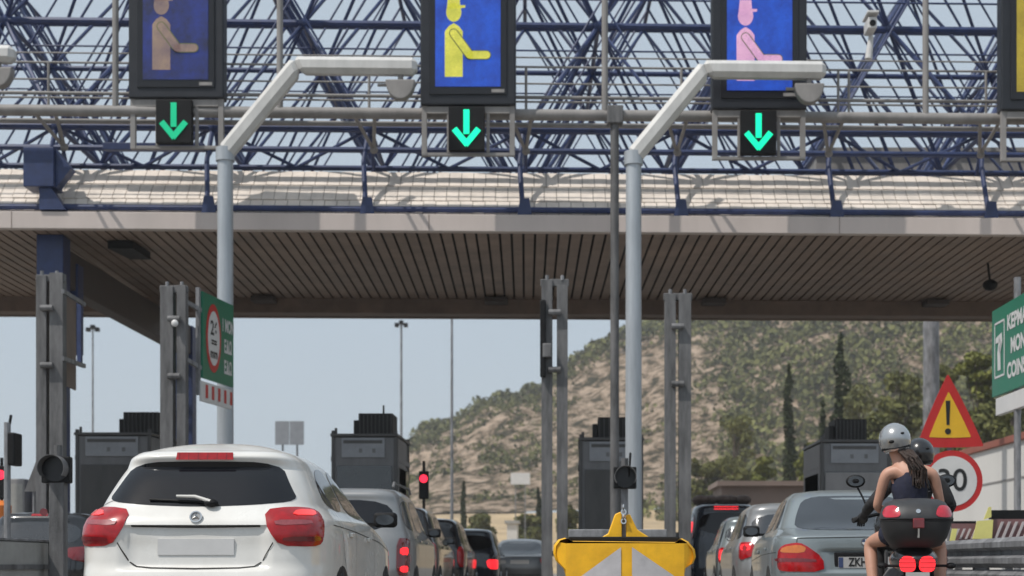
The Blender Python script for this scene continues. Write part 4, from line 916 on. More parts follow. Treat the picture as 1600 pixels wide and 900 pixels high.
# ---------------------------------------------------------------- cars
class CarSurf:
    def __init__(s, keys, win=7, dz=.006):
        s.z0 = keys[0][0]; s.z1 = keys[-1][0]; s.dz = dz; n = int((s.z1-s.z0)/dz)+2; raw = []
        for i in range(n):
            z = min(s.z1, s.z0+i*dz)
            for a, b_ in zip(keys, keys[1:]):
                if z <= b_[0]+1e-9: break
            t = (z-a[0])/max(1e-6, b_[0]-a[0]); t = max(0, min(1, t)); raw.append([a[j]+(b_[j]-a[j])*t for j in range(1, 5)])
        s.t = []
        for i in range(n):
            k = min(win, i, n-1-i); seg = raw[i-k:i+k+1]; s.t.append([sum(c[j] for c in seg)/len(seg) for j in range(4)])
        s.recess = None
    def at(s, z):
        f = (max(s.z0, min(s.z1, z))-s.z0)/s.dz; i = min(int(f), len(s.t)-2); f -= i
        return [s.t[i][j]*(1-f)+s.t[i+1][j]*f for j in range(4)]
    def rear(s, u, z, front=False):
        yr, yf, w, n = s.at(z); yc = (yr+yf)/2; a = max(.02, yc-yr); c = .87; kk = (1-c**n)**(1/n); sg = 1 if u >= 0 else -1; u = abs(u)
        if u <= c*w: x = u; y = yc-a*(1-(x/w)**n)**(1/n)
        else:
            y = yc-a*kk+(u-c*w); y = min(y, yc+a*.97); x = w*(1-min(1, abs(y-yc)/a)**n)**(1/n)
        if s.recess and not front: y += s.recess(x, z)
        if front: y = 2*yc-y
        return Vector((sg*x, y, z))
    def side(s, y, z, sg):
        yr, yf, w, n = s.at(z); yc = (yr+yf)/2; a = max(.02, yc-yr); q = min(.999, abs(y-yc)/a)
        return Vector((sg*w*(1-q**n)**(1/n), y, z))
    def shell(s, nz, nx=12, ny=12, crown=.05):
        mb = MB(); rows = []
        zs = [s.z0+(s.z1-s.z0)*i/nz for i in range(nz+1)]
        def loop(z):
            yr, yf, w, n = s.at(z); c = .87; yc = (yr+yf)/2; a = max(.02, yc-yr); kk = (1-c**n)**(1/n); L_ = []
            us = [c*w*i/nx for i in range(nx)] + [c*w+(a*kk)*(i/ny) for i in range(ny+1)]
            R_ = [s.rear(u, z) for u in us]; Fr = [s.rear(u, z, True) for u in us]
            ri = R_ + Fr[:-1][::-1]
            return ri + [Vector((-p.x, p.y, p.z)) for p in ri[1:-1][::-1]]
        for z in zs: rows.append(loop(z))
        yr, yf, w, n = s.at(s.z1); c0 = Vector((0, (yr+yf)/2, 0))
        top = rows[-1]; m = 9
        for i in range(1, m):
            sc_ = math.cos(math.pi/2*i/m*.97); rows.append([Vector((p.x*sc_, c0.y+(p.y-c0.y)*sc_, s.z1+crown*(1-sc_**2.2))) for p in top])
        N = len(rows[0])
        for r in rows: mb.v += r
        for i in range(len(rows)-1):
            for j in range(N): mb.f.append((i*N+j, i*N+(j+1)%N, (i+1)*N+(j+1)%N, (i+1)*N+j))
        mb.f.append(tuple(range(N))[::-1]); k = len(mb.v); mb.v.append(Vector((0, c0.y, s.z1+crown))); b_ = (len(rows)-1)*N
        for j in range(N): mb.f.append((b_+j, b_+(j+1)%N, k))
        return mb
def chaikin(poly, n=2):
    for _ in range(n):
        o = []
        for i in range(len(poly)):
            a, b_ = Vector(poly[i]), Vector(poly[(i+1)%len(poly)]); o += [tuple(a*.78+b_*.22), tuple(a*.22+b_*.78)]
        poly = o
    return poly
def patch(fn, poly, off=.004, step=.05, rnd=2, th=.012, bulge=0):
    if rnd: poly = chaikin(poly, rnd)
    out = []
    for i in range(len(poly)):
        a, b_ = Vector(poly[i]), Vector(poly[(i+1)%len(poly)]); m = max(1, int((b_-a).length/step)); out += [a.lerp(b_, j/m) for j in range(m)]
    x0 = min(p.x for p in out); x1 = max(p.x for p in out); y0 = min(p.y for p in out); y1 = max(p.y for p in out)
    gr = []; ix = max(1, int((x1-x0)/step)); iy = max(1, int((y1-y0)/step))
    for i in range(1, ix):
        for j in range(1, iy): gr.append(Vector((x0+(x1-x0)*(i+.13*(j%2))/ix, y0+(y1-y0)*j/iy)))
    vo, ed, fo, *_ = delaunay_2d_cdt(out+gr, [], [list(range(len(out)))], 1, 1e-6)
    mb = MB(); e = .004
    cx_, cy_ = (x0+x1)/2, (y0+y1)/2
    def nrm(a, b_):
        p = fn(a, b_); n = (fn(a+e, b_)-fn(a-e, b_)).cross(fn(a, b_+e)-fn(a, b_-e)); n = n.normalized() if n.length else Vector((0,-1,0))
        return p, n
    pts = [nrm(v.x, v.y) for v in vo]
    # outward test: away from the car's axis
    sgn = 1
    c = sum((p for p, n in pts), Vector())/len(pts); nn_ = sum((n for p, n in pts), Vector())
    ref = c-Vector((0, patch.mid, .6)); sgn = 1 if nn_.dot(ref) > 0 else -1
    def bl(v):
        if not bulge: return 0
        q = max(abs(v.x-cx_)/((x1-x0)/2), abs(v.y-cy_)/((y1-y0)/2)); return bulge*(1-min(1, q)**3)
    mb.v = [p+n*sgn*(off+bl(v)) for (p, n), v in zip(pts, vo)]
    mb.f = [tuple(f) if sgn > 0 else tuple(reversed(f)) for f in fo]
    from collections import Counter
    cnt = Counter()
    for f in fo:
        for i in range(len(f)): cnt[tuple(sorted((f[i], f[(i+1)%len(f)])))] += 1
    rim = {}
    for f in list(mb.f):
        for i in range(len(f)):
            a, b_ = f[i], f[(i+1)%len(f)]
            if cnt[tuple(sorted((a, b_)))] == 1:
                for q in (a, b_):
                    if q not in rim: rim[q] = len(mb.v); mb.v.append(pts[q][0]-pts[q][1]*sgn*th)
                mb.f.append((b_, a, rim[a], rim[b_]))
    return mb
patch.mid = 2.2
def ribbon(fn, pts, w=.006, off=.002, step=.04):
    mb = MB(); P2 = []
    for a, b_ in zip(pts, pts[1:]):
        a, b_ = Vector(a), Vector(b_); m = max(1, int((b_-a).length/step)); P2 += [a.lerp(b_, j/m) for j in range(m)]
    P2.append(Vector(pts[-1])); e = .004; ctr = Vector((0, patch.mid, .6))
    for i, p in enumerate(P2):
        d = (P2[min(i+1, len(P2)-1)]-P2[max(0, i-1)]).normalized(); n2 = Vector((-d.y, d.x))*w/2
        q = fn(p.x, p.y); n = (fn(p.x+e, p.y)-fn(p.x-e, p.y)).cross(fn(p.x, p.y+e)-fn(p.x, p.y-e)).normalized()
        if n.dot(q-ctr) < 0: n = -n
        mb.v += [fn(p.x+n2.x, p.y+n2.y)+n*off, fn(p.x-n2.x, p.y-n2.y)+n*off]
    for i in range(len(P2)-1): mb.f.append((2*i, 2*i+1, 2*i+3, 2*i+2))
    return mb

def wheels(root, L, w, fr, rr, rad=.31):
    for y in (rr, fr):
        for sg in (-1, 1):
            x = sg*(w-.10)
            wh = MB().lathe([(.19,-.10),(rad-.03,-.11),(rad,-.085),(rad,.085),(rad-.03,.11),(.19,.10)], (x,y,rad), 28, 'x').build('wheel', 'rubber', root, smooth=True)
            MB().lathe([(.0,.0),(.06,.02),(.15,-.01),(.19,.012),(.20,.0),(.20,-.02)][::1] if sg > 0 else [(.0,-.0),(.06,-.02),(.15,.01),(.19,-.012),(.20,0),(.20,.02)], (x+sg*.103,y,rad), 20, 'x').build('rim', 'alloy', wh, smooth=True)
def mirrors(root, fn_side, y, z, paint='black', sides=(-1, 1), wide=.20):
    for sg in sides:
        p = fn_side(y, z, sg); m = MB(); xc_ = p.x+sg*(.06+wide/2); m.box(xc_-wide/2, xc_+wide/2, p.y-.055, p.y+.055, p.z-.035, p.z+.095); o = m.build('door_mirror', paint, root, smooth=True, bevel=.035, seg=4)
        MB().bar((p.x-sg*.03, p.y, p.z-.01), (p.x+sg*.12, p.y, p.z-.01), .06, .03).build('mirror_arm', 'black', o)
        MB().disc((p.x+sg*(.06+wide/2), p.y-.0565, p.z+.03), (0,-1,0), wide/2-.022, .006, 20, .045).build('mirror_glass', 'glass_grey', o)
def make_car(label, sp, group='cars queueing for the toll booths', name='parked_car'):
    root = thing('car', label, 'car', (0,0,0), group); cs = CarSurf(sp['keys']); cs.recess = sp.get('recess'); patch.mid = sp['L']/2; K = sp; st = sp.get('step', .07)
    bo = cs.shell(sp.get('nz', 50), sp.get('nx', 8), sp.get('ny', 10), sp.get('crown', .05)).build('body', K['paint'], root, smooth=True, angle=60)
    R_ = cs.rear; Fn = lambda u, z: cs.rear(u, z, True)
    gl = K.get('glass', 'glass')
    patch(R_, K['rw'], .004, st).build('rear_window', gl, root, smooth=True)
    patch(Fn, K['fw'], .004, st).build('windscreen', gl, root, smooth=True)
    for sg in (-1, 1):
        fs = lambda y, z, sg=sg: cs.side(y, z, sg)
        for poly in K['sw']: patch(fs, poly, .004, st).build('side_window', K.get('sglass', gl), root, smooth=True)
        for ln in K.get('lines', []): ribbon(fs, ln).build('door_gap', 'dark', root)
        for hy, hz in K.get('handles', []): q = fs(hy, hz); MB().bar((q.x+sg*.012, hy-.09, hz), (q.x+sg*.012, hy+.09, hz+.005), .02, .03).build('door_handle', K.get('handle', K['paint']), root, bevel=.006)
        for hy in (K['rr'], K['fr']):
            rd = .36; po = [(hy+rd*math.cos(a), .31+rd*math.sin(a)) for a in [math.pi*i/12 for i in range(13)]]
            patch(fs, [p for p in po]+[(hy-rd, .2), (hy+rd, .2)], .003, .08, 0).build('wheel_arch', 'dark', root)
        lamp = [(sg*a, b_) for a, b_ in K['lamp']]
        lo = patch(R_, lamp, .006, .04, 1, .015, .012).build('tail_lamp', K.get('lampmat', 'lamp'), root, smooth=True)
        for nm, m, poly in K.get('lampin', []): patch(R_, [(sg*a, b_) for a, b_ in poly], .0195, .04, 1, .012, .001).build(nm, m, lo, smooth=True)
        hl = [(sg*a, b_) for a, b_ in K.get('head', [(.45,.62),(.85,.66),(.95,.78),(.5,.74)])]
        patch(Fn, hl, .006, .05).build('headlight', 'lampclear', root, smooth=True)
    wheels(root, K['L'], K['w'], K['fr'], K['rr'], K.get('rad', .31))
    mirrors(root, cs.side, K['my'], K['mz'], K.get('mirror', 'black'), wide=K.get('mw', .19))
    pz = K.get('plate', .72); q = R_(0, pz); MB().prism([(-.26,-.055),(.26,-.055),(.26,.055),(-.26,.055)], (0, q.y-.012, pz), (1,0,0), (0,0,1), .02).build('number_plate', 'platewhite', root)
    patch(R_, [(-.8,.30),(.8,.30),(.8,.40),(-.8,.40)], .006, .1, 0).build('bumper_insert', 'black', root)
    if K.get('brake'): a, b_, z0, z1, m = K['brake']; patch(R_, [(a,z0),(b_,z0),(b_,z1),(a,z1)], .006, .05, 0).build('high_brake_lamp', m, root)
    if K.get('rails'):
        y0, y1, z, xw = K['rails']
        for sg in (-1, 1): MB().tube([(sg*xw,y0,z-.07),(sg*xw,y0+.12,z),(sg*xw,y1-.12,z),(sg*xw,y1,z-.06)], .018, 8).build('roof_rail', K.get('railmat', 'galv'), root, smooth=True)
    return root, cs
def put(root, px, Y, rot=0):
    root.location = ((px-VX)*Y/F, Y, 0); root.rotation_euler.z = R(rot)

# white hatchback in front
Lw = 4.3
def wrec(x, z):
    a = smooth01((.50-abs(x))/.05)*smooth01((z-.64)/.03)*(1-smooth01((z-.935)/.012)); return .035*a
hk = [(.17,.14,Lw-.16,.80,6),(.30,.03,Lw-.05,.865,6.5),(.45,-.02,Lw-.0,.885,7),(.60,-.01,Lw,.89,7),(.66,.03,Lw,.892,7),(.80,.045,Lw-.05,.895,7),(.88,.04,Lw-.42,.893,7),
      (.94,.045,Lw-.75,.885,6.8),(.985,.07,Lw-1.0,.872,6.4),(1.03,.10,Lw-1.2,.84,6),(1.06,.135,Lw-1.30,.80,5.6),(1.15,.192,Lw-1.5,.765,5.4),(1.30,.297,Lw-1.85,.685,5.2),(1.40,.40,Lw-2.1,.63,5),
      (1.412,.30,Lw-2.13,.622,5),(1.45,.29,Lw-2.25,.595,5),(1.475,.36,Lw-2.4,.56,4.8),(1.49,.5,Lw-2.6,.50,4.4)]
sp = dict(L=Lw, w=.89, keys=hk, paint='white', step=.04, nz=110, nx=20, ny=18, crown=.085, recess=wrec,
    rw=[(-.66,1.12),(-.40,1.09),(0,1.075),(.40,1.09),(.66,1.12),(.60,1.22),(.51,1.395),(0,1.403),(-.51,1.395),(-.60,1.22)],
    fw=[(-.62,1.08),(.62,1.08),(.50,1.40),(-.50,1.40)],
    sw=[[(.70,1.10),(1.45,1.06),(1.47,1.40),(1.05,1.39),(.78,1.27)],[(1.52,1.055),(2.75,1.03),(2.40,1.26),(2.0,1.41),(1.54,1.40)]],
    lines=[[(1.5,.35),(1.5,1.4)],[(2.55,.35),(2.6,1.0)],[(.80,1.0),(.9,.75),(1.15,.5)],[(.55,.96),(1.5,.93),(2.9,.87),(3.6,.80)]], handles=[(1.25,.90),(2.2,.88)],
    lamp=[(.455,1.05),(.62,1.078),(.78,1.072),(.88,1.03),(.915,.97),(.905,.90),(.865,.825),(.78,.802),(.575,.808),(.50,.91)],
    lampin=[('lamp_glow','litsoft',[(.66,1.05),(.80,1.05),(.81,1.01),(.64,1.008)]),('clear_band','lampclear',[(.53,.975),(.76,.978),(.77,.95),(.55,.94)]),('dark_band','lampdark',[(.59,.84),(.83,.84),(.86,.875),(.60,.868)])],
    rr=.82, fr=3.42, my=2.72, mz=1.03, mirror='black', mw=.2, plate=.80, rad=.32)
car, cs = make_car('white hatchback with red tail lamps and tinted rear window, nearest car', sp)
Rr = cs.rear
patch(Rr, [(-.20,1.418),(.20,1.418),(.195,1.452),(-.195,1.452)], .014, .04, 0).build('high_brake_lamp', 'lamp', car, smooth=True)
for i in range(12): x = -.18+i*.033; patch(Rr, [(x,1.42),(x+.003,1.42),(x+.003,1.45),(x,1.45)], .0155, .05, 0).build('lamp_divider', 'lampdark', [c for c in kids(car) if c.name.startswith('high_brake')][0]) if i % 2 == 0 else None
hp = [(-.53,.83),(-.455,.70),(-.40,.665),(-.30,.655),(0,.65),(.30,.655),(.40,.665),(.455,.70),(.53,.83)]
ribbon(Rr, hp, .008, .003).build('tailgate_gap', 'dark', car)
ribbon(Rr, [(-.44,.945),(-.2,.94),(0,.938),(.2,.94),(.44,.945)], .012, .004).build('grip_painted_shadow', 'dark', car)  # dark ribbon paints the shade line under the grip ledge
mb = ribbon(Rr, [(-.90,1.075),(-.72,1.09),(-.62,1.12)], .004); mb.build('panel_gap', 'dark', car)
# wiper with a glossy cover
q0, q1, q2 = Rr(.09,1.10), Rr(-.02,1.135), Rr(-.26,1.13)
wp = MB().ball((q0.x,q0.y-.03,q0.z), .05, .035, .028, 14, 8).build('wiper', 'black', [c for c in kids(car) if c.name.startswith('rear_window')][0], smooth=True)
MB().tube([(q0.x,q0.y-.05,q0.z+.012),(q1.x,q1.y-.045,q1.z+.012),(-.15,q2.y-.04,q2.z+.02)], .013, 8, .009).build("wiper_arm", "white", car, smooth=True)
MB().tube([(.03,q1.y-.03,1.11),(-.34,q2.y-.018,1.128)], .009, 6).build('wiper_blade', 'black', car, smooth=True)
# round badge: ring and three arms
b0 = Rr(0, 1.0); nb = Vector((0,-.93,.36)).normalized()
bd = MB().ring(b0+nb*.018, nb, .034, .043, .012, 28).build('badge', 'chrome', car)
f = MB(); axb = Vector((1,0,0)); ayb = nb.cross(axb).normalized()
if ayb.z < 0: ayb = -ayb
for i in range(3):
    a = math.pi/2+2*math.pi*i/3; d = axb*math.cos(a)+ayb*math.sin(a); n = axb*-math.sin(a)+ayb*math.cos(a)
    f.add([b0+nb*.014+n*.008, b0+nb*.014-n*.008, b0+nb*.014+d*.037, b0+nb*.022], [(0,1,3),(1,2,3),(2,0,3)])
f.build('badge_star', 'chrome', bd)
MB().prism(ell(0,0,.036,.036), b0+nb*.010, axb, ayb, .004).build('badge_back', 'silver', bd)
for c in list(kids(car)):
    if c.name.startswith('number_plate'): c.name = 'number_plate'; pl0 = c
pl0.data.materials[0] = M['platepale']
MB().tube([(.38,1.0,1.535),(.40,.72,1.60)], .008, 6, .004).build('antenna', 'black', car) if False else None
put(car, 302, 10.4, 0.0)

# rear-view body family: upright estate / small SUV
def suv(H=1.7, L=4.3, w=.88, paint='silver', **k):
    s = H/1.7
    keys = [(.20,.12,L-.12,w-.08,7),(.34,.0,L-.02,w-.01,8),(.60,-.03,L,w,8),(.80,.0,L-.06,w+.004,8),(.95*s,.02,L-.30,w,8),(1.03*s,.04,L-1.0,w-.015,7.5),(1.08*s,.06,L-1.25,w-.04,7),
            (1.20*s,.10,L-1.5,w-.075,6.5),(1.50*s,.24,L-1.9,w-.16,6),(1.56*s,.22,L-2.0,w-.18,6),(1.61*s,.24,L-2.15,w-.22,5.5),(1.645*s,.34,L-2.4,w-.28,5)]
    d = dict(L=L, w=w, keys=keys, paint=paint, crown=.04, step=.09, rw=[(-.66,1.10*s),(.66,1.10*s),(.60,1.50*s),(-.60,1.50*s)], fw=[(-.64,1.12*s),(.64,1.12*s),(.52,1.52*s),(-.52,1.52*s)],
        sw=[[(.30,1.12*s),(1.05,1.11*s),(1.05,1.50*s),(.42,1.50*s)],[(1.12,1.11*s),(2.0,1.10*s),(2.0,1.52*s),(1.12,1.52*s)],[(2.07,1.10*s),(3.0,1.10*s),(2.55,1.42*s),(2.35,1.52*s),(2.07,1.52*s)]],
        lines=[[(1.1,.4),(1.1,1.08*s)],[(2.05,.35),(2.05,1.08*s)],[(3.0,.35),(3.0,1.02*s)]], handles=[(1.35,.98*s),(2.3,.97*s)],
        lamp=[(.70,1.04),(.86,1.04),(.98,1.0),(.98,.66),(.86,.62),(.72,.64)], rr=.80, fr=3.4, my=2.95, mz=1.10*s, plate=.78)
    d.update(k); return d
car, cs = make_car('grey estate car with roof rails and lit lamps, behind the white hatchback', suv(1.72, 4.4, .88, 'silver', rails=(.5,2.6,1.76,.60), railmat='galv_dark', glass='glass', sglass='glass_grey', nz=70,
    lamp=[(.70,1.02),(.84,1.02),(.95,.99),(.95,.56),(.84,.52),(.70,.54)], lampmat='lampdark', lampin=[('lit_segment','lit',[(.735,.90),(.86,.90),(.86,.80),(.735,.80)]),('lit_segment','lit',[(.735,.66),(.86,.66),(.86,.58),(.735,.58)])]))
put(car, 534, 19.7, 0)
car, cs = make_car('black compact SUV third in the left queue, roof just above the grey estate', suv(1.68, 4.3, .86, 'blackcar')); put(car, 600, 25.4, -.4)
car, cs = make_car('black tall hatchback fourth in the left queue with bright mirror', suv(1.66, 4.1, .85, 'blackcar', railmat='galv')); put(car, 660, 31.2, -.6)
car, cs = make_car('dark blue hatchback with one large lit red lamp, fifth in the left queue', suv(1.58, 3.9, .82, 'navycar', lamp=[(.50,.80),(.80,.80),(.86,.76),(.86,.60),(.78,.56),(.56,.58)], lampmat='lit'))
put(car, 727, 37.3, -.5)
# sedans
def sedan(H=1.45, L=4.4, w=.87, paint='silverblue', **k):
    s = H/1.45
    keys = [(.20,.14,L-.14,w-.08,7),(.34,.0,L-.02,w-.01,8),(.58,-.02,L,w,8.5),(.80,.01,L-.12,w+.003,8.5),(.88*s,.02,L-.5,w-.005,8.5),(.945*s,.035,L-1.0,w-.02,8),(.962*s,.05,L-1.15,w-.04,8),(.972*s,.36,L-1.25,w-.07,8),(.985*s,.55,L-1.3,w-.085,7),
            (1.10*s,.72,L-1.5,w-.13,6.5),(1.30*s,1.02,L-1.9,w-.22,6),(1.36*s,1.12,L-2.0,w-.26,5.5),(1.40*s,1.28,L-2.15,w-.32,5)]
    d = dict(L=L, w=w, keys=keys, paint=paint, crown=.045, step=.06, rw=[(-.64,1.0*s),(0,.992*s),(.64,1.0*s),(.60,1.15*s),(.50,1.345*s),(0,1.36*s),(-.50,1.345*s),(-.60,1.15*s)], fw=[(-.62,1.02*s),(.62,1.02*s),(.50,1.35*s),(-.50,1.35*s)],
        sw=[[(.95,1.02*s),(1.60,1.0*s),(1.60,1.34*s),(1.35,1.31*s)],[(1.67,1.0*s),(2.75,.99*s),(2.45,1.2*s),(2.15,1.35*s),(1.67,1.35*s)]],
        lines=[[(1.63,.35),(1.63,1.35*s)],[(2.75,.35),(2.75,1.0)],[(.9,.98*s),(1.0,.6)],[(.3,.80),(2.0,.78),(3.6,.72)]], handles=[(1.3,.84),(2.35,.82)],
        lamp=[(.41,.745),(.60,.885),(.68,.897),(.80,.87),(.90,.80),(.93,.66),(.84,.61),(.40,.605)], rr=.95, fr=3.65, my=2.72, mz=1.0*s, plate=.75)
    d.update(k); return d
def brec(x, z): return .03*smooth01((.40-abs(x))/.03)*smooth01((z-.60)/.02)*(1-smooth01((z-.815)/.015))
def lmp(dx): return None
car, cs = make_car('pale grey blue sedan with amber and red lamps beside the motorcycle', sedan(1.50, 4.45, .88, 'silverblue', nz=90, nx=16, ny=14, recess=brec, glass='glass_grey', plate=.70,
    lampin=[('amber_segment','amber',[(.57,.845),(.64,.875),(.78,.855),(.84,.80),(.60,.79)]),('dark_band','lampdark',[(.48,.735),(.95,.745),(.97,.71),(.48,.70)])]))
Rr = cs.rear
b0 = Rr(0,.90); bd = MB().disc((0,b0.y-.010,.90), (0,-1,.1), .040, .012).build('badge', 'galv_dark', car)
f = MB(); f.prism([(0,0)]+[(.03*math.cos(a), .03*math.sin(a)) for a in [math.pi/2*i/6 for i in range(7)]], (0,b0.y-.0125,.90), (1,0,0), (0,0,1), .002); f.prism([(0,0)]+[(-.03*math.cos(a), -.03*math.sin(a)) for a in [math.pi/2*i/6 for i in range(7)]], (0,b0.y-.0125,.90), (1,0,0), (0,0,1), .002); f.build('badge_white', 'signwhite', bd)
f = MB(); f.prism([(-.03*math.cos(a), .03*math.sin(a)) for a in [math.pi/2*i/6 for i in range(7)]]+[(0,0)], (0,b0.y-.0125,.90), (1,0,0), (0,0,1), .002); f.prism([(.03*math.cos(a), -.03*math.sin(a)) for a in [math.pi/2*i/6 for i in range(7)]]+[(0,0)], (0,b0.y-.0125,.90), (1,0,0), (0,0,1), .002); f.build('badge_blue', 'euro', bd)
q = Rr(0,.70); MB().box(-.30,.30,q.y-.006,q.y+.02,.635,.80).build('plate_recess', 'black', car, bevel=.01)
pl0 = [c for c in kids(car) if c.name.startswith('number_plate')][0]; y_ = min(v.co.y for v in pl0.data.vertices)
MB().box(-.258,-.215,y_-.003,y_-.001,.65,.75).build('plate_strip', 'euro', pl0)
text_mb('ZKH1153', .115, (.02,y_-.004,.70), (1,0,0), (0,0,1), xs=.78, bold=.003).build('plate_characters', 'signblack', pl0)
ribbon(Rr, [(-.70,.62),(-.66,.94),(0,.95),(.66,.94),(.70,.62)], .008, .003).build('boot_gap', 'dark', car)
put(car, 1352, 15.1, -3.0)
car, cs = make_car('silver hatchback behind the pale sedan, one lamp glowing by its rear window', suv(1.60, 4.0, .84, 'silver', glass='glass_grey', lamp=[(.60,1.0),(.80,1.0),(.90,.97),(.90,.78),(.80,.74),(.62,.80)],
    lampin=[('lit_segment','lit',[(.66,.96),(.80,.96),(.80,.88),(.66,.88)])])); put(car, 1246, 21.8, -1.2)
car, cs = make_car('small pale car third in the right queue with lit left lamp', suv(1.62, 3.7, .80, 'silverblue', glass='glass_grey', lamp=[(.58,.98),(.74,1.0),(.84,.95),(.84,.74),(.74,.70),(.60,.74)],
    lampin=[('lit_segment','lit',[(.62,.94),(.76,.95),(.78,.76),(.64,.76)])])); put(car, 1188, 28.6, -1.0)
car, cs = make_car('dark tall van with several lit red lamps at the head of the right queue', suv(2.15, 4.8, .92, 'navycar', glass='glass', lamp=[(.74,1.80),(.90,1.78),(.98,1.72),(.98,1.30),(.88,1.26),(.76,1.30)], plate=.9,
    lampmat='lampdark', lampin=[('lit_segment','lit',[(.78,1.68),(.90,1.68),(.92,1.40),(.80,1.40)])], brake=(-.28,.28,1.96,2.03,'lit'))); put(car, 1136, 35.5, -.5)
rk = MB()
for i in range(5): rk.ball((-.5+.25*i+random.uniform(-.05,.05), 1.2+.1*(i%2), 2.22), .2, .35, .12, 12, 8)
lg = rk.build('roof_load', 'brownwall', None, smooth=True); lg.location = car.location; tag(lg, 'brown bundles tied on the roof of the dark tall van', 'luggage')
car, cs = make_car('small grey saloon farthest ahead in the left queue, near the posts', sedan(1.42, 4.3, .86, 'greycar', glass='glass_grey', lamp=[(.55,.86),(.80,.88),(.90,.85),(.90,.70),(.78,.68),(.58,.70)], lampmat='lamp')); put(car, 812, 42.5, 0)
car, cs = make_car('black hatchback in the far left lane beyond the guard rail', suv(1.49, 4.2, .88, 'blackcar', glass='glass_grey', lamp=[(.45,.92),(.75,.95),(.90,.92),(.92,.76),(.80,.70),(.52,.76)], lampmat='lampdark', brake=(-.12,.12,1.40,1.43,'lamp'))); put(car, 52, 22.6, 0)

# ---------------------------------------------------------------- motorcycle, top case, riders (local frame: rear axle at y 0.25, forward +y)
mo = thing('motorcycle', 'black motorcycle with two glowing tail lamps beside the striped boards', 'motorcycle', (0,0,0))
def whl(y, r, w_):
    o = MB().lathe([(r*.66,-w_*.5),(r*.9,-w_*.52),(r,-w_*.2),(r,w_*.2),(r*.9,w_*.52),(r*.66,w_*.5)], (0,y,r), 32, 'x').build('wheel', 'rubber', mo, smooth=True)
    f = MB(); f.ring((w_*.3,y,r), (1,0,0), r*.6, r*.68, w_*.6)
    for i in range(5):
        a = 2*math.pi*i/5; f.bar((0,y,r), (0,y+math.cos(a)*r*.62,r+math.sin(a)*r*.62), .03, .045)
    f.tube([(-.07,y,r),(.07,y,r)], .04, 12); f.build('rim', 'galv_dark', o, smooth=True)
whl(.38, .31, .16); whl(1.82, .30, .12)
MB().box(-.03,.03,.5,1.3,.30,.40).build('swingarm', 'galv_dark', mo, bevel=.01)
f = MB(); f.ball((0,1.1,.48), .20, .30, .22, 16, 12); f.build('engine', 'galv_dark', mo, smooth=True)
MB().ball((0,1.22,.92), .19, .32, .18, 20, 14).build('fuel_tank', 'hblack', mo, smooth=True)
MB().ball((0,.68,.86), .17, .46, .08, 20, 12).build('seat', 'boxlow', mo, smooth=True)
tf = MB().ball((0,.22,.72), .19, .36, .12, 20, 12).build('tail_fairing', 'hblack', mo, smooth=True)
MB().bar((0,.10,.62),(0,-.08,.30), .17, .02).build('mudguard', 'black', mo)
for sg in (-1, 1):
    f = MB(); f.prism(chaikin([(-.068,-.06),(.045,-.065),(.062,.02),(.02,.065),(-.06,.05)] if sg > 0 else [(-.045,-.065),(.068,-.06),(.06,.05),(-.02,.065),(-.062,.02)], 2), (sg*.079,-.150,.685), (1,0,0), (0,0,1), .03); tl_ = f.build('tail_lamp', 'lit', mo)
    for zz in (.655,.69,.72): MB().box(sg*.079-.06, sg*.079+.06, -.156, -.149, zz, zz+.007).build('lens_rib', 'lampdark', tl_)
    MB().tube([(sg*.10,-.05,.67),(sg*.24,-.06,.67)], .012, 6).build('indicator', 'black', mo); MB().ball((sg*.26,-.07,.67), .04, .03, .025, 10, 8).build('indicator_lens', 'black', mo, smooth=True)
    MB().tube([(sg*.12,1.62,.95),(sg*.12,1.82,.30)], .028, 10).build('fork', 'galv', mo, smooth=True)
    MB().tube([(0,1.42,1.05),(sg*.2,1.42,1.12),(sg*.36,1.30,1.08)], .016, 8).build('handlebar', 'black', mo, smooth=True)
    MB().tube([(sg*.30,1.34,1.10),(sg*.42,1.27,1.06)], .024, 10).build('grip', 'rubber', mo, smooth=True)
    m_ = MB().tube([(sg*.27,1.38,1.12),(sg*.33,1.42,1.27),(sg*.375,1.44,1.36)], .009, 8).build('mirror', 'black', mo, smooth=True)
    MB().ball((sg*.39,1.44,1.41), .085, .035, .058, 18, 12).build('mirror_housing', 'black', m_, smooth=True); MB().disc((sg*.39,1.408,1.41),(0,-1,0),.066,.006,20,.044).build('mirror_glass','glass_grey', m_)
    MB().tube([(sg*.2,.9,.38),(sg*.24,.35,.40),(sg*.25,-.02,.47)], .055, 14, .065).build('exhaust', 'galv_dark', mo, smooth=True) if sg > 0 else None
MB().ball((0,1.66,1.02), .22, .20, .22, 18, 12).build('front_fairing', 'hblack', mo, smooth=True)
MB().box(-.09,.09,-.165,-.15,.50,.62).build('number_plate', 'platewhite', mo)
MB().box(-.10,.10,-.10,.30,.86,.89).build('rack', 'black', mo, bevel=.01)
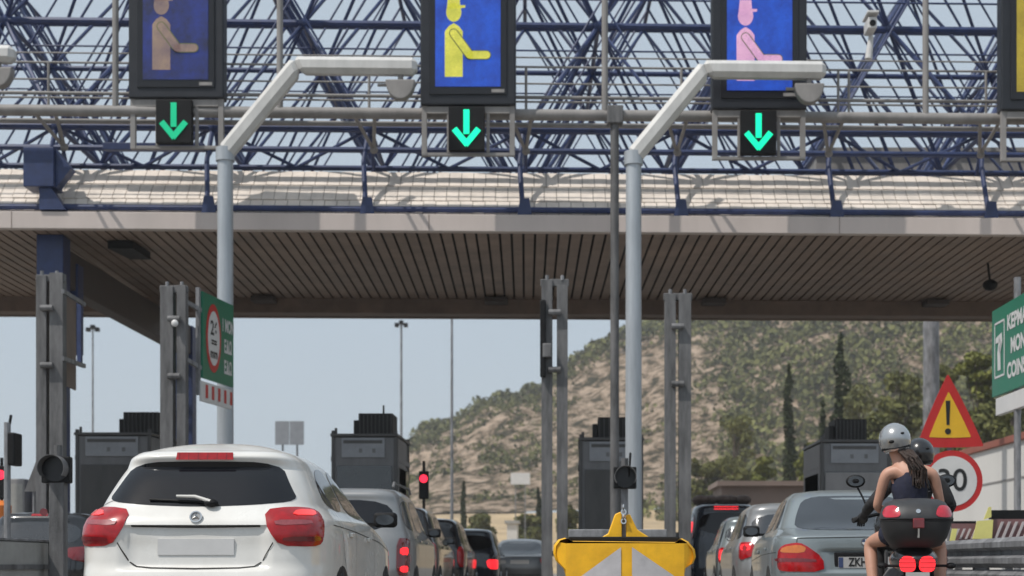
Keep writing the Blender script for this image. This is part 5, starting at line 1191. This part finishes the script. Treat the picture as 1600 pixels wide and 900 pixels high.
# top case: lofted rounded box
tcz = 1.02
def loft(rows, n=40, ex=4):
    mb = MB()
    for z, w_, y0, y1 in rows:
        yc = (y0+y1)/2; a = (y1-y0)/2
        for i in range(n):
            t_ = 2*math.pi*i/n; c, s_ = math.cos(t_), math.sin(t_)
            mb.v.append(Vector((w_*math.copysign(abs(c)**(2/ex), c), yc+a*math.copysign(abs(s_)**(2/ex), s_), z)))
    for r in range(len(rows)-1):
        for i in range(n): mb.f.append((r*n+i, r*n+(i+1)%n, (r+1)*n+(i+1)%n, (r+1)*n+i))
    mb.f.append(tuple(reversed(range(n)))); mb.f.append(tuple((len(rows)-1)*n+i for i in range(n))); return mb
tc_ = thing('top_case', 'black motorcycle top case with red reflectors on both upper corners', 'luggage case', (0,0,0))
loft([(.855,.14,-.06,.22),(.87,.19,-.13,.26),(.93,.235,-.19,.28),(1.0,.258,-.215,.29),(1.055,.270,-.225,.295)], ex=3.4).build('lower_shell', 'boxlow', tc_, smooth=True)
loft([(1.058,.266,-.222,.292),(1.075,.266,-.222,.292)], ex=3.4).build('seal', 'dark', tc_, smooth=True)
loft([(1.077,.276,-.232,.30),(1.10,.276,-.23,.30),(1.16,.258,-.20,.28),(1.21,.225,-.14,.25),(1.235,.17,-.06,.2),(1.243,.08,0,.12)], ex=3.2).build('lid', 'boxtop', tc_, smooth=True, angle=70)
def tcy(x, z):
    rows = [(1.077,.276,-.232,.30),(1.10,.276,-.23,.30),(1.16,.258,-.20,.28),(1.21,.225,-.14,.25),(1.235,.17,-.06,.2)]
    for a, b_ in zip(rows, rows[1:]):
        if z <= b_[0]: break
    t_ = max(0, (z-a[0])/(b_[0]-a[0])); w_, y0, y1 = [a[j]+(b_[j]-a[j])*t_ for j in (1,2,3)]; e_ = 3.2
    return (y0+y1)/2-(y1-y0)/2*max(0, 1-(min(.999, abs(x)/w_))**e_)**(1/e_)
patch.mid = .05
for sg in (-1, 1):
    fn = lambda u, z: Vector((u, tcy(u, z), z))
    po = [(sg*.13,1.09),(sg*.245,1.085),(sg*.262,1.12),(sg*.235,1.175),(sg*.17,1.18),(sg*.14,1.15)]
    patch(fn, po, .006, .02, 2).build('reflector', 'boxred', tc_, smooth=True)
MB().box(-.045,.045,-.255,-.22,1.0,1.08).build('latch', 'lampdark', tc_, bevel=.01); MB().disc((0,-.222,1.135),(0,-1,.4),.018,.01).build('emblem', 'chrome', tc_)
MB().tube([(0,-.236,.93),(0,-.24,1.0)], .012, 6).build('lock', 'chrome', tc_, smooth=True)

# people: one skinned skeleton per body
def skin_mesh(name, V, E, Rd, m, parent=None, root=0, sub=2):
    me = bpy.data.meshes.new(name); me.from_pydata([tuple(v) for v in V], E, []); o = bpy.data.objects.new(name, me); COL.objects.link(o)
    me.materials.append(M[m]); sk = o.modifiers.new('skin', 'SKIN'); sk.use_smooth_shade = True
    if not me.skin_vertices: 
        bm = bmesh.new(); bm.from_mesh(me); bm.verts.layers.skin.verify(); bm.to_mesh(me); bm.free()
    for i, r in enumerate(Rd):
        sv = me.skin_vertices[0].data[i]; sv.radius = r if isinstance(r, tuple) else (r, r); sv.use_root = (i == root)
    ss = o.modifiers.new('sub', 'SUBSURF'); ss.levels = sub; ss.render_levels = sub
    if parent: o.parent = parent
    return o
def figure(label, pelvis, chest, neck, head, sh, hands, knees, feet, elbows, m='skin'):
    V, E, Rd = [], [], []
    def add(p, r, par=None):
        V.append(Vector(p)); Rd.append(r)
        if par is not None: E.append((par, len(V)-1))
        return len(V)-1
    pel = add(pelvis, (.15,.11)); mid = add(Vector(pelvis).lerp(Vector(chest), .5), (.12,.095), pel); ch = add(chest, (.155,.11), mid)
    nb_ = add(Vector(chest).lerp(Vector(neck), .75), (.09,.075), ch); nk = add(neck, .052, nb_); hd0 = add(Vector(neck).lerp(Vector(head), .5), (.065,.075), nk); hd = add(head, (.075,.092), hd0); add(Vector(head)+Vector((0,0,.07)), (.055,.07), hd)
    no = add(Vector(head)+Vector((0,.115,-.01)), (.014,.02), hd)
    for s_ in range(2):
        cl = add(Vector(chest).lerp(Vector(sh[s_]), .62)+Vector((0,0,.045)), .062, nb_); a = add(sh[s_], .055, cl); e = add(elbows[s_], .038, add(Vector(sh[s_]).lerp(Vector(elbows[s_]), .5), .045, a)); wr = add(hands[s_], (.024,.028), add(Vector(elbows[s_]).lerp(Vector(hands[s_]), .4), .037, e))
        d = (Vector(hands[s_])-Vector(elbows[s_])).normalized(); side = d.cross(Vector((0,0,1))).normalized(); pm = add(Vector(hands[s_])+d*.07, (.038,.018), wr)
        for q in range(4):
            base = add(Vector(hands[s_])+d*.095+side*(.027-.018*q), .0095, pm); k1 = add(V[base]+d*(.030,.036,.034,.026)[q]+Vector((0,0,-.010)), .009, base); add(V[k1]+d*.018+Vector((0,0,-.024)), .008, k1)
        tb = add(Vector(hands[s_])+d*.035+side*.036*(1 if s_ else -1), .011, wr); add(V[tb]+d*.035+side*.012*(1 if s_ else -1)+Vector((0,0,-.012)), .010, tb)
        hp_ = add(Vector(pelvis)+Vector(((.09 if s_ else -.09), .04, -.02)), .095, pel); kn = add(knees[s_], .062, add(Vector(pelvis).lerp(Vector(knees[s_]), .55), .083, hp_)); an = add(feet[s_], .038, add(Vector(knees[s_]).lerp(Vector(feet[s_]), .4), .056, kn)); add(Vector(feet[s_])+Vector((0,.15,-.05)), (.04,.025), an)
    o = skin_mesh('person', V, E, Rd, m); tag(o, label, 'person'); return o
def helmet(c, root, m, r=.138, tilt=0, visor=True):
    h = MB(); h.ball((0,0,0), r*.93, r*1.08, r, 28, 18); o = h.build('helmet', m, None, smooth=True)
    for v in o.data.vertices:
        if v.co.z < -r*.55: v.co.z = -r*.55-.02*(v.co.z+r*.55 < 0)
        if v.co.y < 0 and v.co.z < -.02: v.co.y *= 1-.10*abs(v.co.z)/r
    o.location = c; o.rotation_euler = (0, tilt, 0); o.parent = root
    rim = MB().ring((0,-.005,-r*.56),(0,0,-1), r*.62, r*.84, .03, 30); ri = rim.build('helmet_rim', 'black', None, smooth=True); ri.parent = o
    v_ = MB().prism(ell(0,0,r*.78,r*.36), (0,r*1.03,.0), (-1,0,0), (0,0,1), .05).build('visor', 'glass', None); v_.parent = o
    for sg in (-1, 1): MB().disc((sg*r*.90, .01, -.01), (sg,0,0), .026, .014).build('visor_pivot', 'black', None).parent = o
    f = MB(); f.ball((-.04,-r*1.0,-.02), .024, .012, .014, 10, 6); f.build('vent', 'black', None, smooth=True).parent = o
    f = MB(); f.ball((.055,-r*.93,.035), .018, .012, .010, 10, 6); f.build('vent', 'black', None, smooth=True).parent = o
    return o
# pillion: pelvis over the seat's rear
pl_p = figure('person riding pillion in a navy sleeveless top with silver helmet and long brown hair', (0.02,.50,.98), (-.01,.52,1.33), (-.075,.55,1.53), (-.115,.58,1.655), [(-.195,.50,1.42),(.185,.52,1.42)],
    [(-.12,.86,1.10),(.12,.86,1.10)], [(-.30,.90,.86),(.28,.92,.84)], [(-.27,.72,.40),(.26,.72,.40)], [(-.265,.56,1.15),(.255,.58,1.15)])
tv = [(0.02,.50,.95),(0.01,.51,1.12),(-.0,.52,1.30),(-.01,.52,1.41),(-.09,.51,1.45),(.085,.52,1.44)]
tk = skin_mesh('tank_top', tv, [(0,1),(1,2),(2,3),(3,4),(3,5)], [(.172,.130),(.142,.118),(.178,.134),(.14,.115),.055,.055], 'navycloth', pl_p)
for a_, b2 in (((-.115,.46,1.44),(-.10,.52,1.475)), ((.085,.47,1.44),(.07,.53,1.475))): MB().tube([a_, b2, (b2[0],.60,1.43)], .010, 6).build('shoulder_strap', 'navycloth', pl_p)
sh_ = skin_mesh('shorts', [(0.02,.50,.93),(-.08,.55,.95),(-.20,.74,.915),(.10,.55,.95),(.20,.76,.905)], [(0,1),(1,2),(0,3),(3,4)], [(.165,.125),.115,.092,.115,.092], 'navycloth', pl_p)
helmet((-.118,.56,1.70), pl_p, 'helmet', .140, R(-9))
hv = []; hf = []
hb_ = MB()
rh_ = random.Random(2)
for i in range(46):
    x0 = -.045+rh_.uniform(-.05,.055); x1 = .055+rh_.uniform(-.065,.065); y0 = .44+rh_.uniform(-.03,.03)
    hb_.tube([(x0,.47,1.605),(x0*.4+x1*.6,y0-.01,1.53+rh_.uniform(-.02,.02)),(x1,y0-.045+.02*rh_.random(),1.44),(x1+rh_.uniform(-.02,.02),.375+rh_.uniform(0,.03),1.36-rh_.uniform(0,.07))], .017, 6, .006)
hb_.build('hair', 'hair', pl_p, smooth=True)
rd_ = figure('person steering the motorcycle, mostly hidden, in a black helmet and dark shirt', (0.05,.98,.97), (.09,1.05,1.28), (.115,1.10,1.46), (.13,1.15,1.58), [(-.11,1.03,1.38),(.29,1.05,1.38)],
    [(-.33,1.22,1.10),(.36,1.22,1.10)], [(-.24,1.32,.86),(.30,1.32,.86)], [(-.22,1.05,.36),(.24,1.05,.36)], [(-.30,1.03,1.18),(.40,1.03,1.18)], m='darkcloth')
skin_mesh('shirt', [(.05,.98,.95),(.07,1.01,1.12),(.09,1.05,1.30),(.09,1.05,1.385),(-.10,1.04,1.39),(-.28,1.03,1.19),(.28,1.05,1.39),(.38,1.03,1.19),(-.325,1.18,1.12),(.365,1.18,1.12)], [(0,1),(1,2),(2,3),(3,4),(4,5),(3,6),(6,7),(5,8),(7,9)], [(.17,.125),(.145,.12),(.175,.13),(.11,.09),.072,.055,.072,.055,.042,.042], 'darkcloth', rd_)
skin_mesh('trousers', [(.05,.98,.93),(-.04,1.03,.94),(-.23,1.30,.86),(-.22,1.07,.42),(.14,1.03,.94),(.29,1.30,.86),(.24,1.07,.42)], [(0,1),(1,2),(2,3),(0,4),(4,5),(5,6)], [(.16,.12),.115,.085,.06,.115,.085,.06], 'darkcloth', rd_)
helmet((.13,1.13,1.625), rd_, 'hblack', .136)
for sg, hx in ((-1,-.335),(1,.365)): skin_mesh('glove', [(hx,1.19,1.11),(hx,1.27,1.09),(hx,1.375,1.06)], [(0,1),(1,2)], [.038,(.052,.040),(.050,.040)], 'boxlow', rd_)
MX, MY, MRZ = P(1440,0,11.8).x, 11.8+.2, R(-7.5)
for o in (mo, tc_, pl_p, rd_):
    o.location = (MX, MY, -.045 if o is tc_ else 0); o.rotation_euler.z = MRZ
for o in (pl_p, rd_): pass
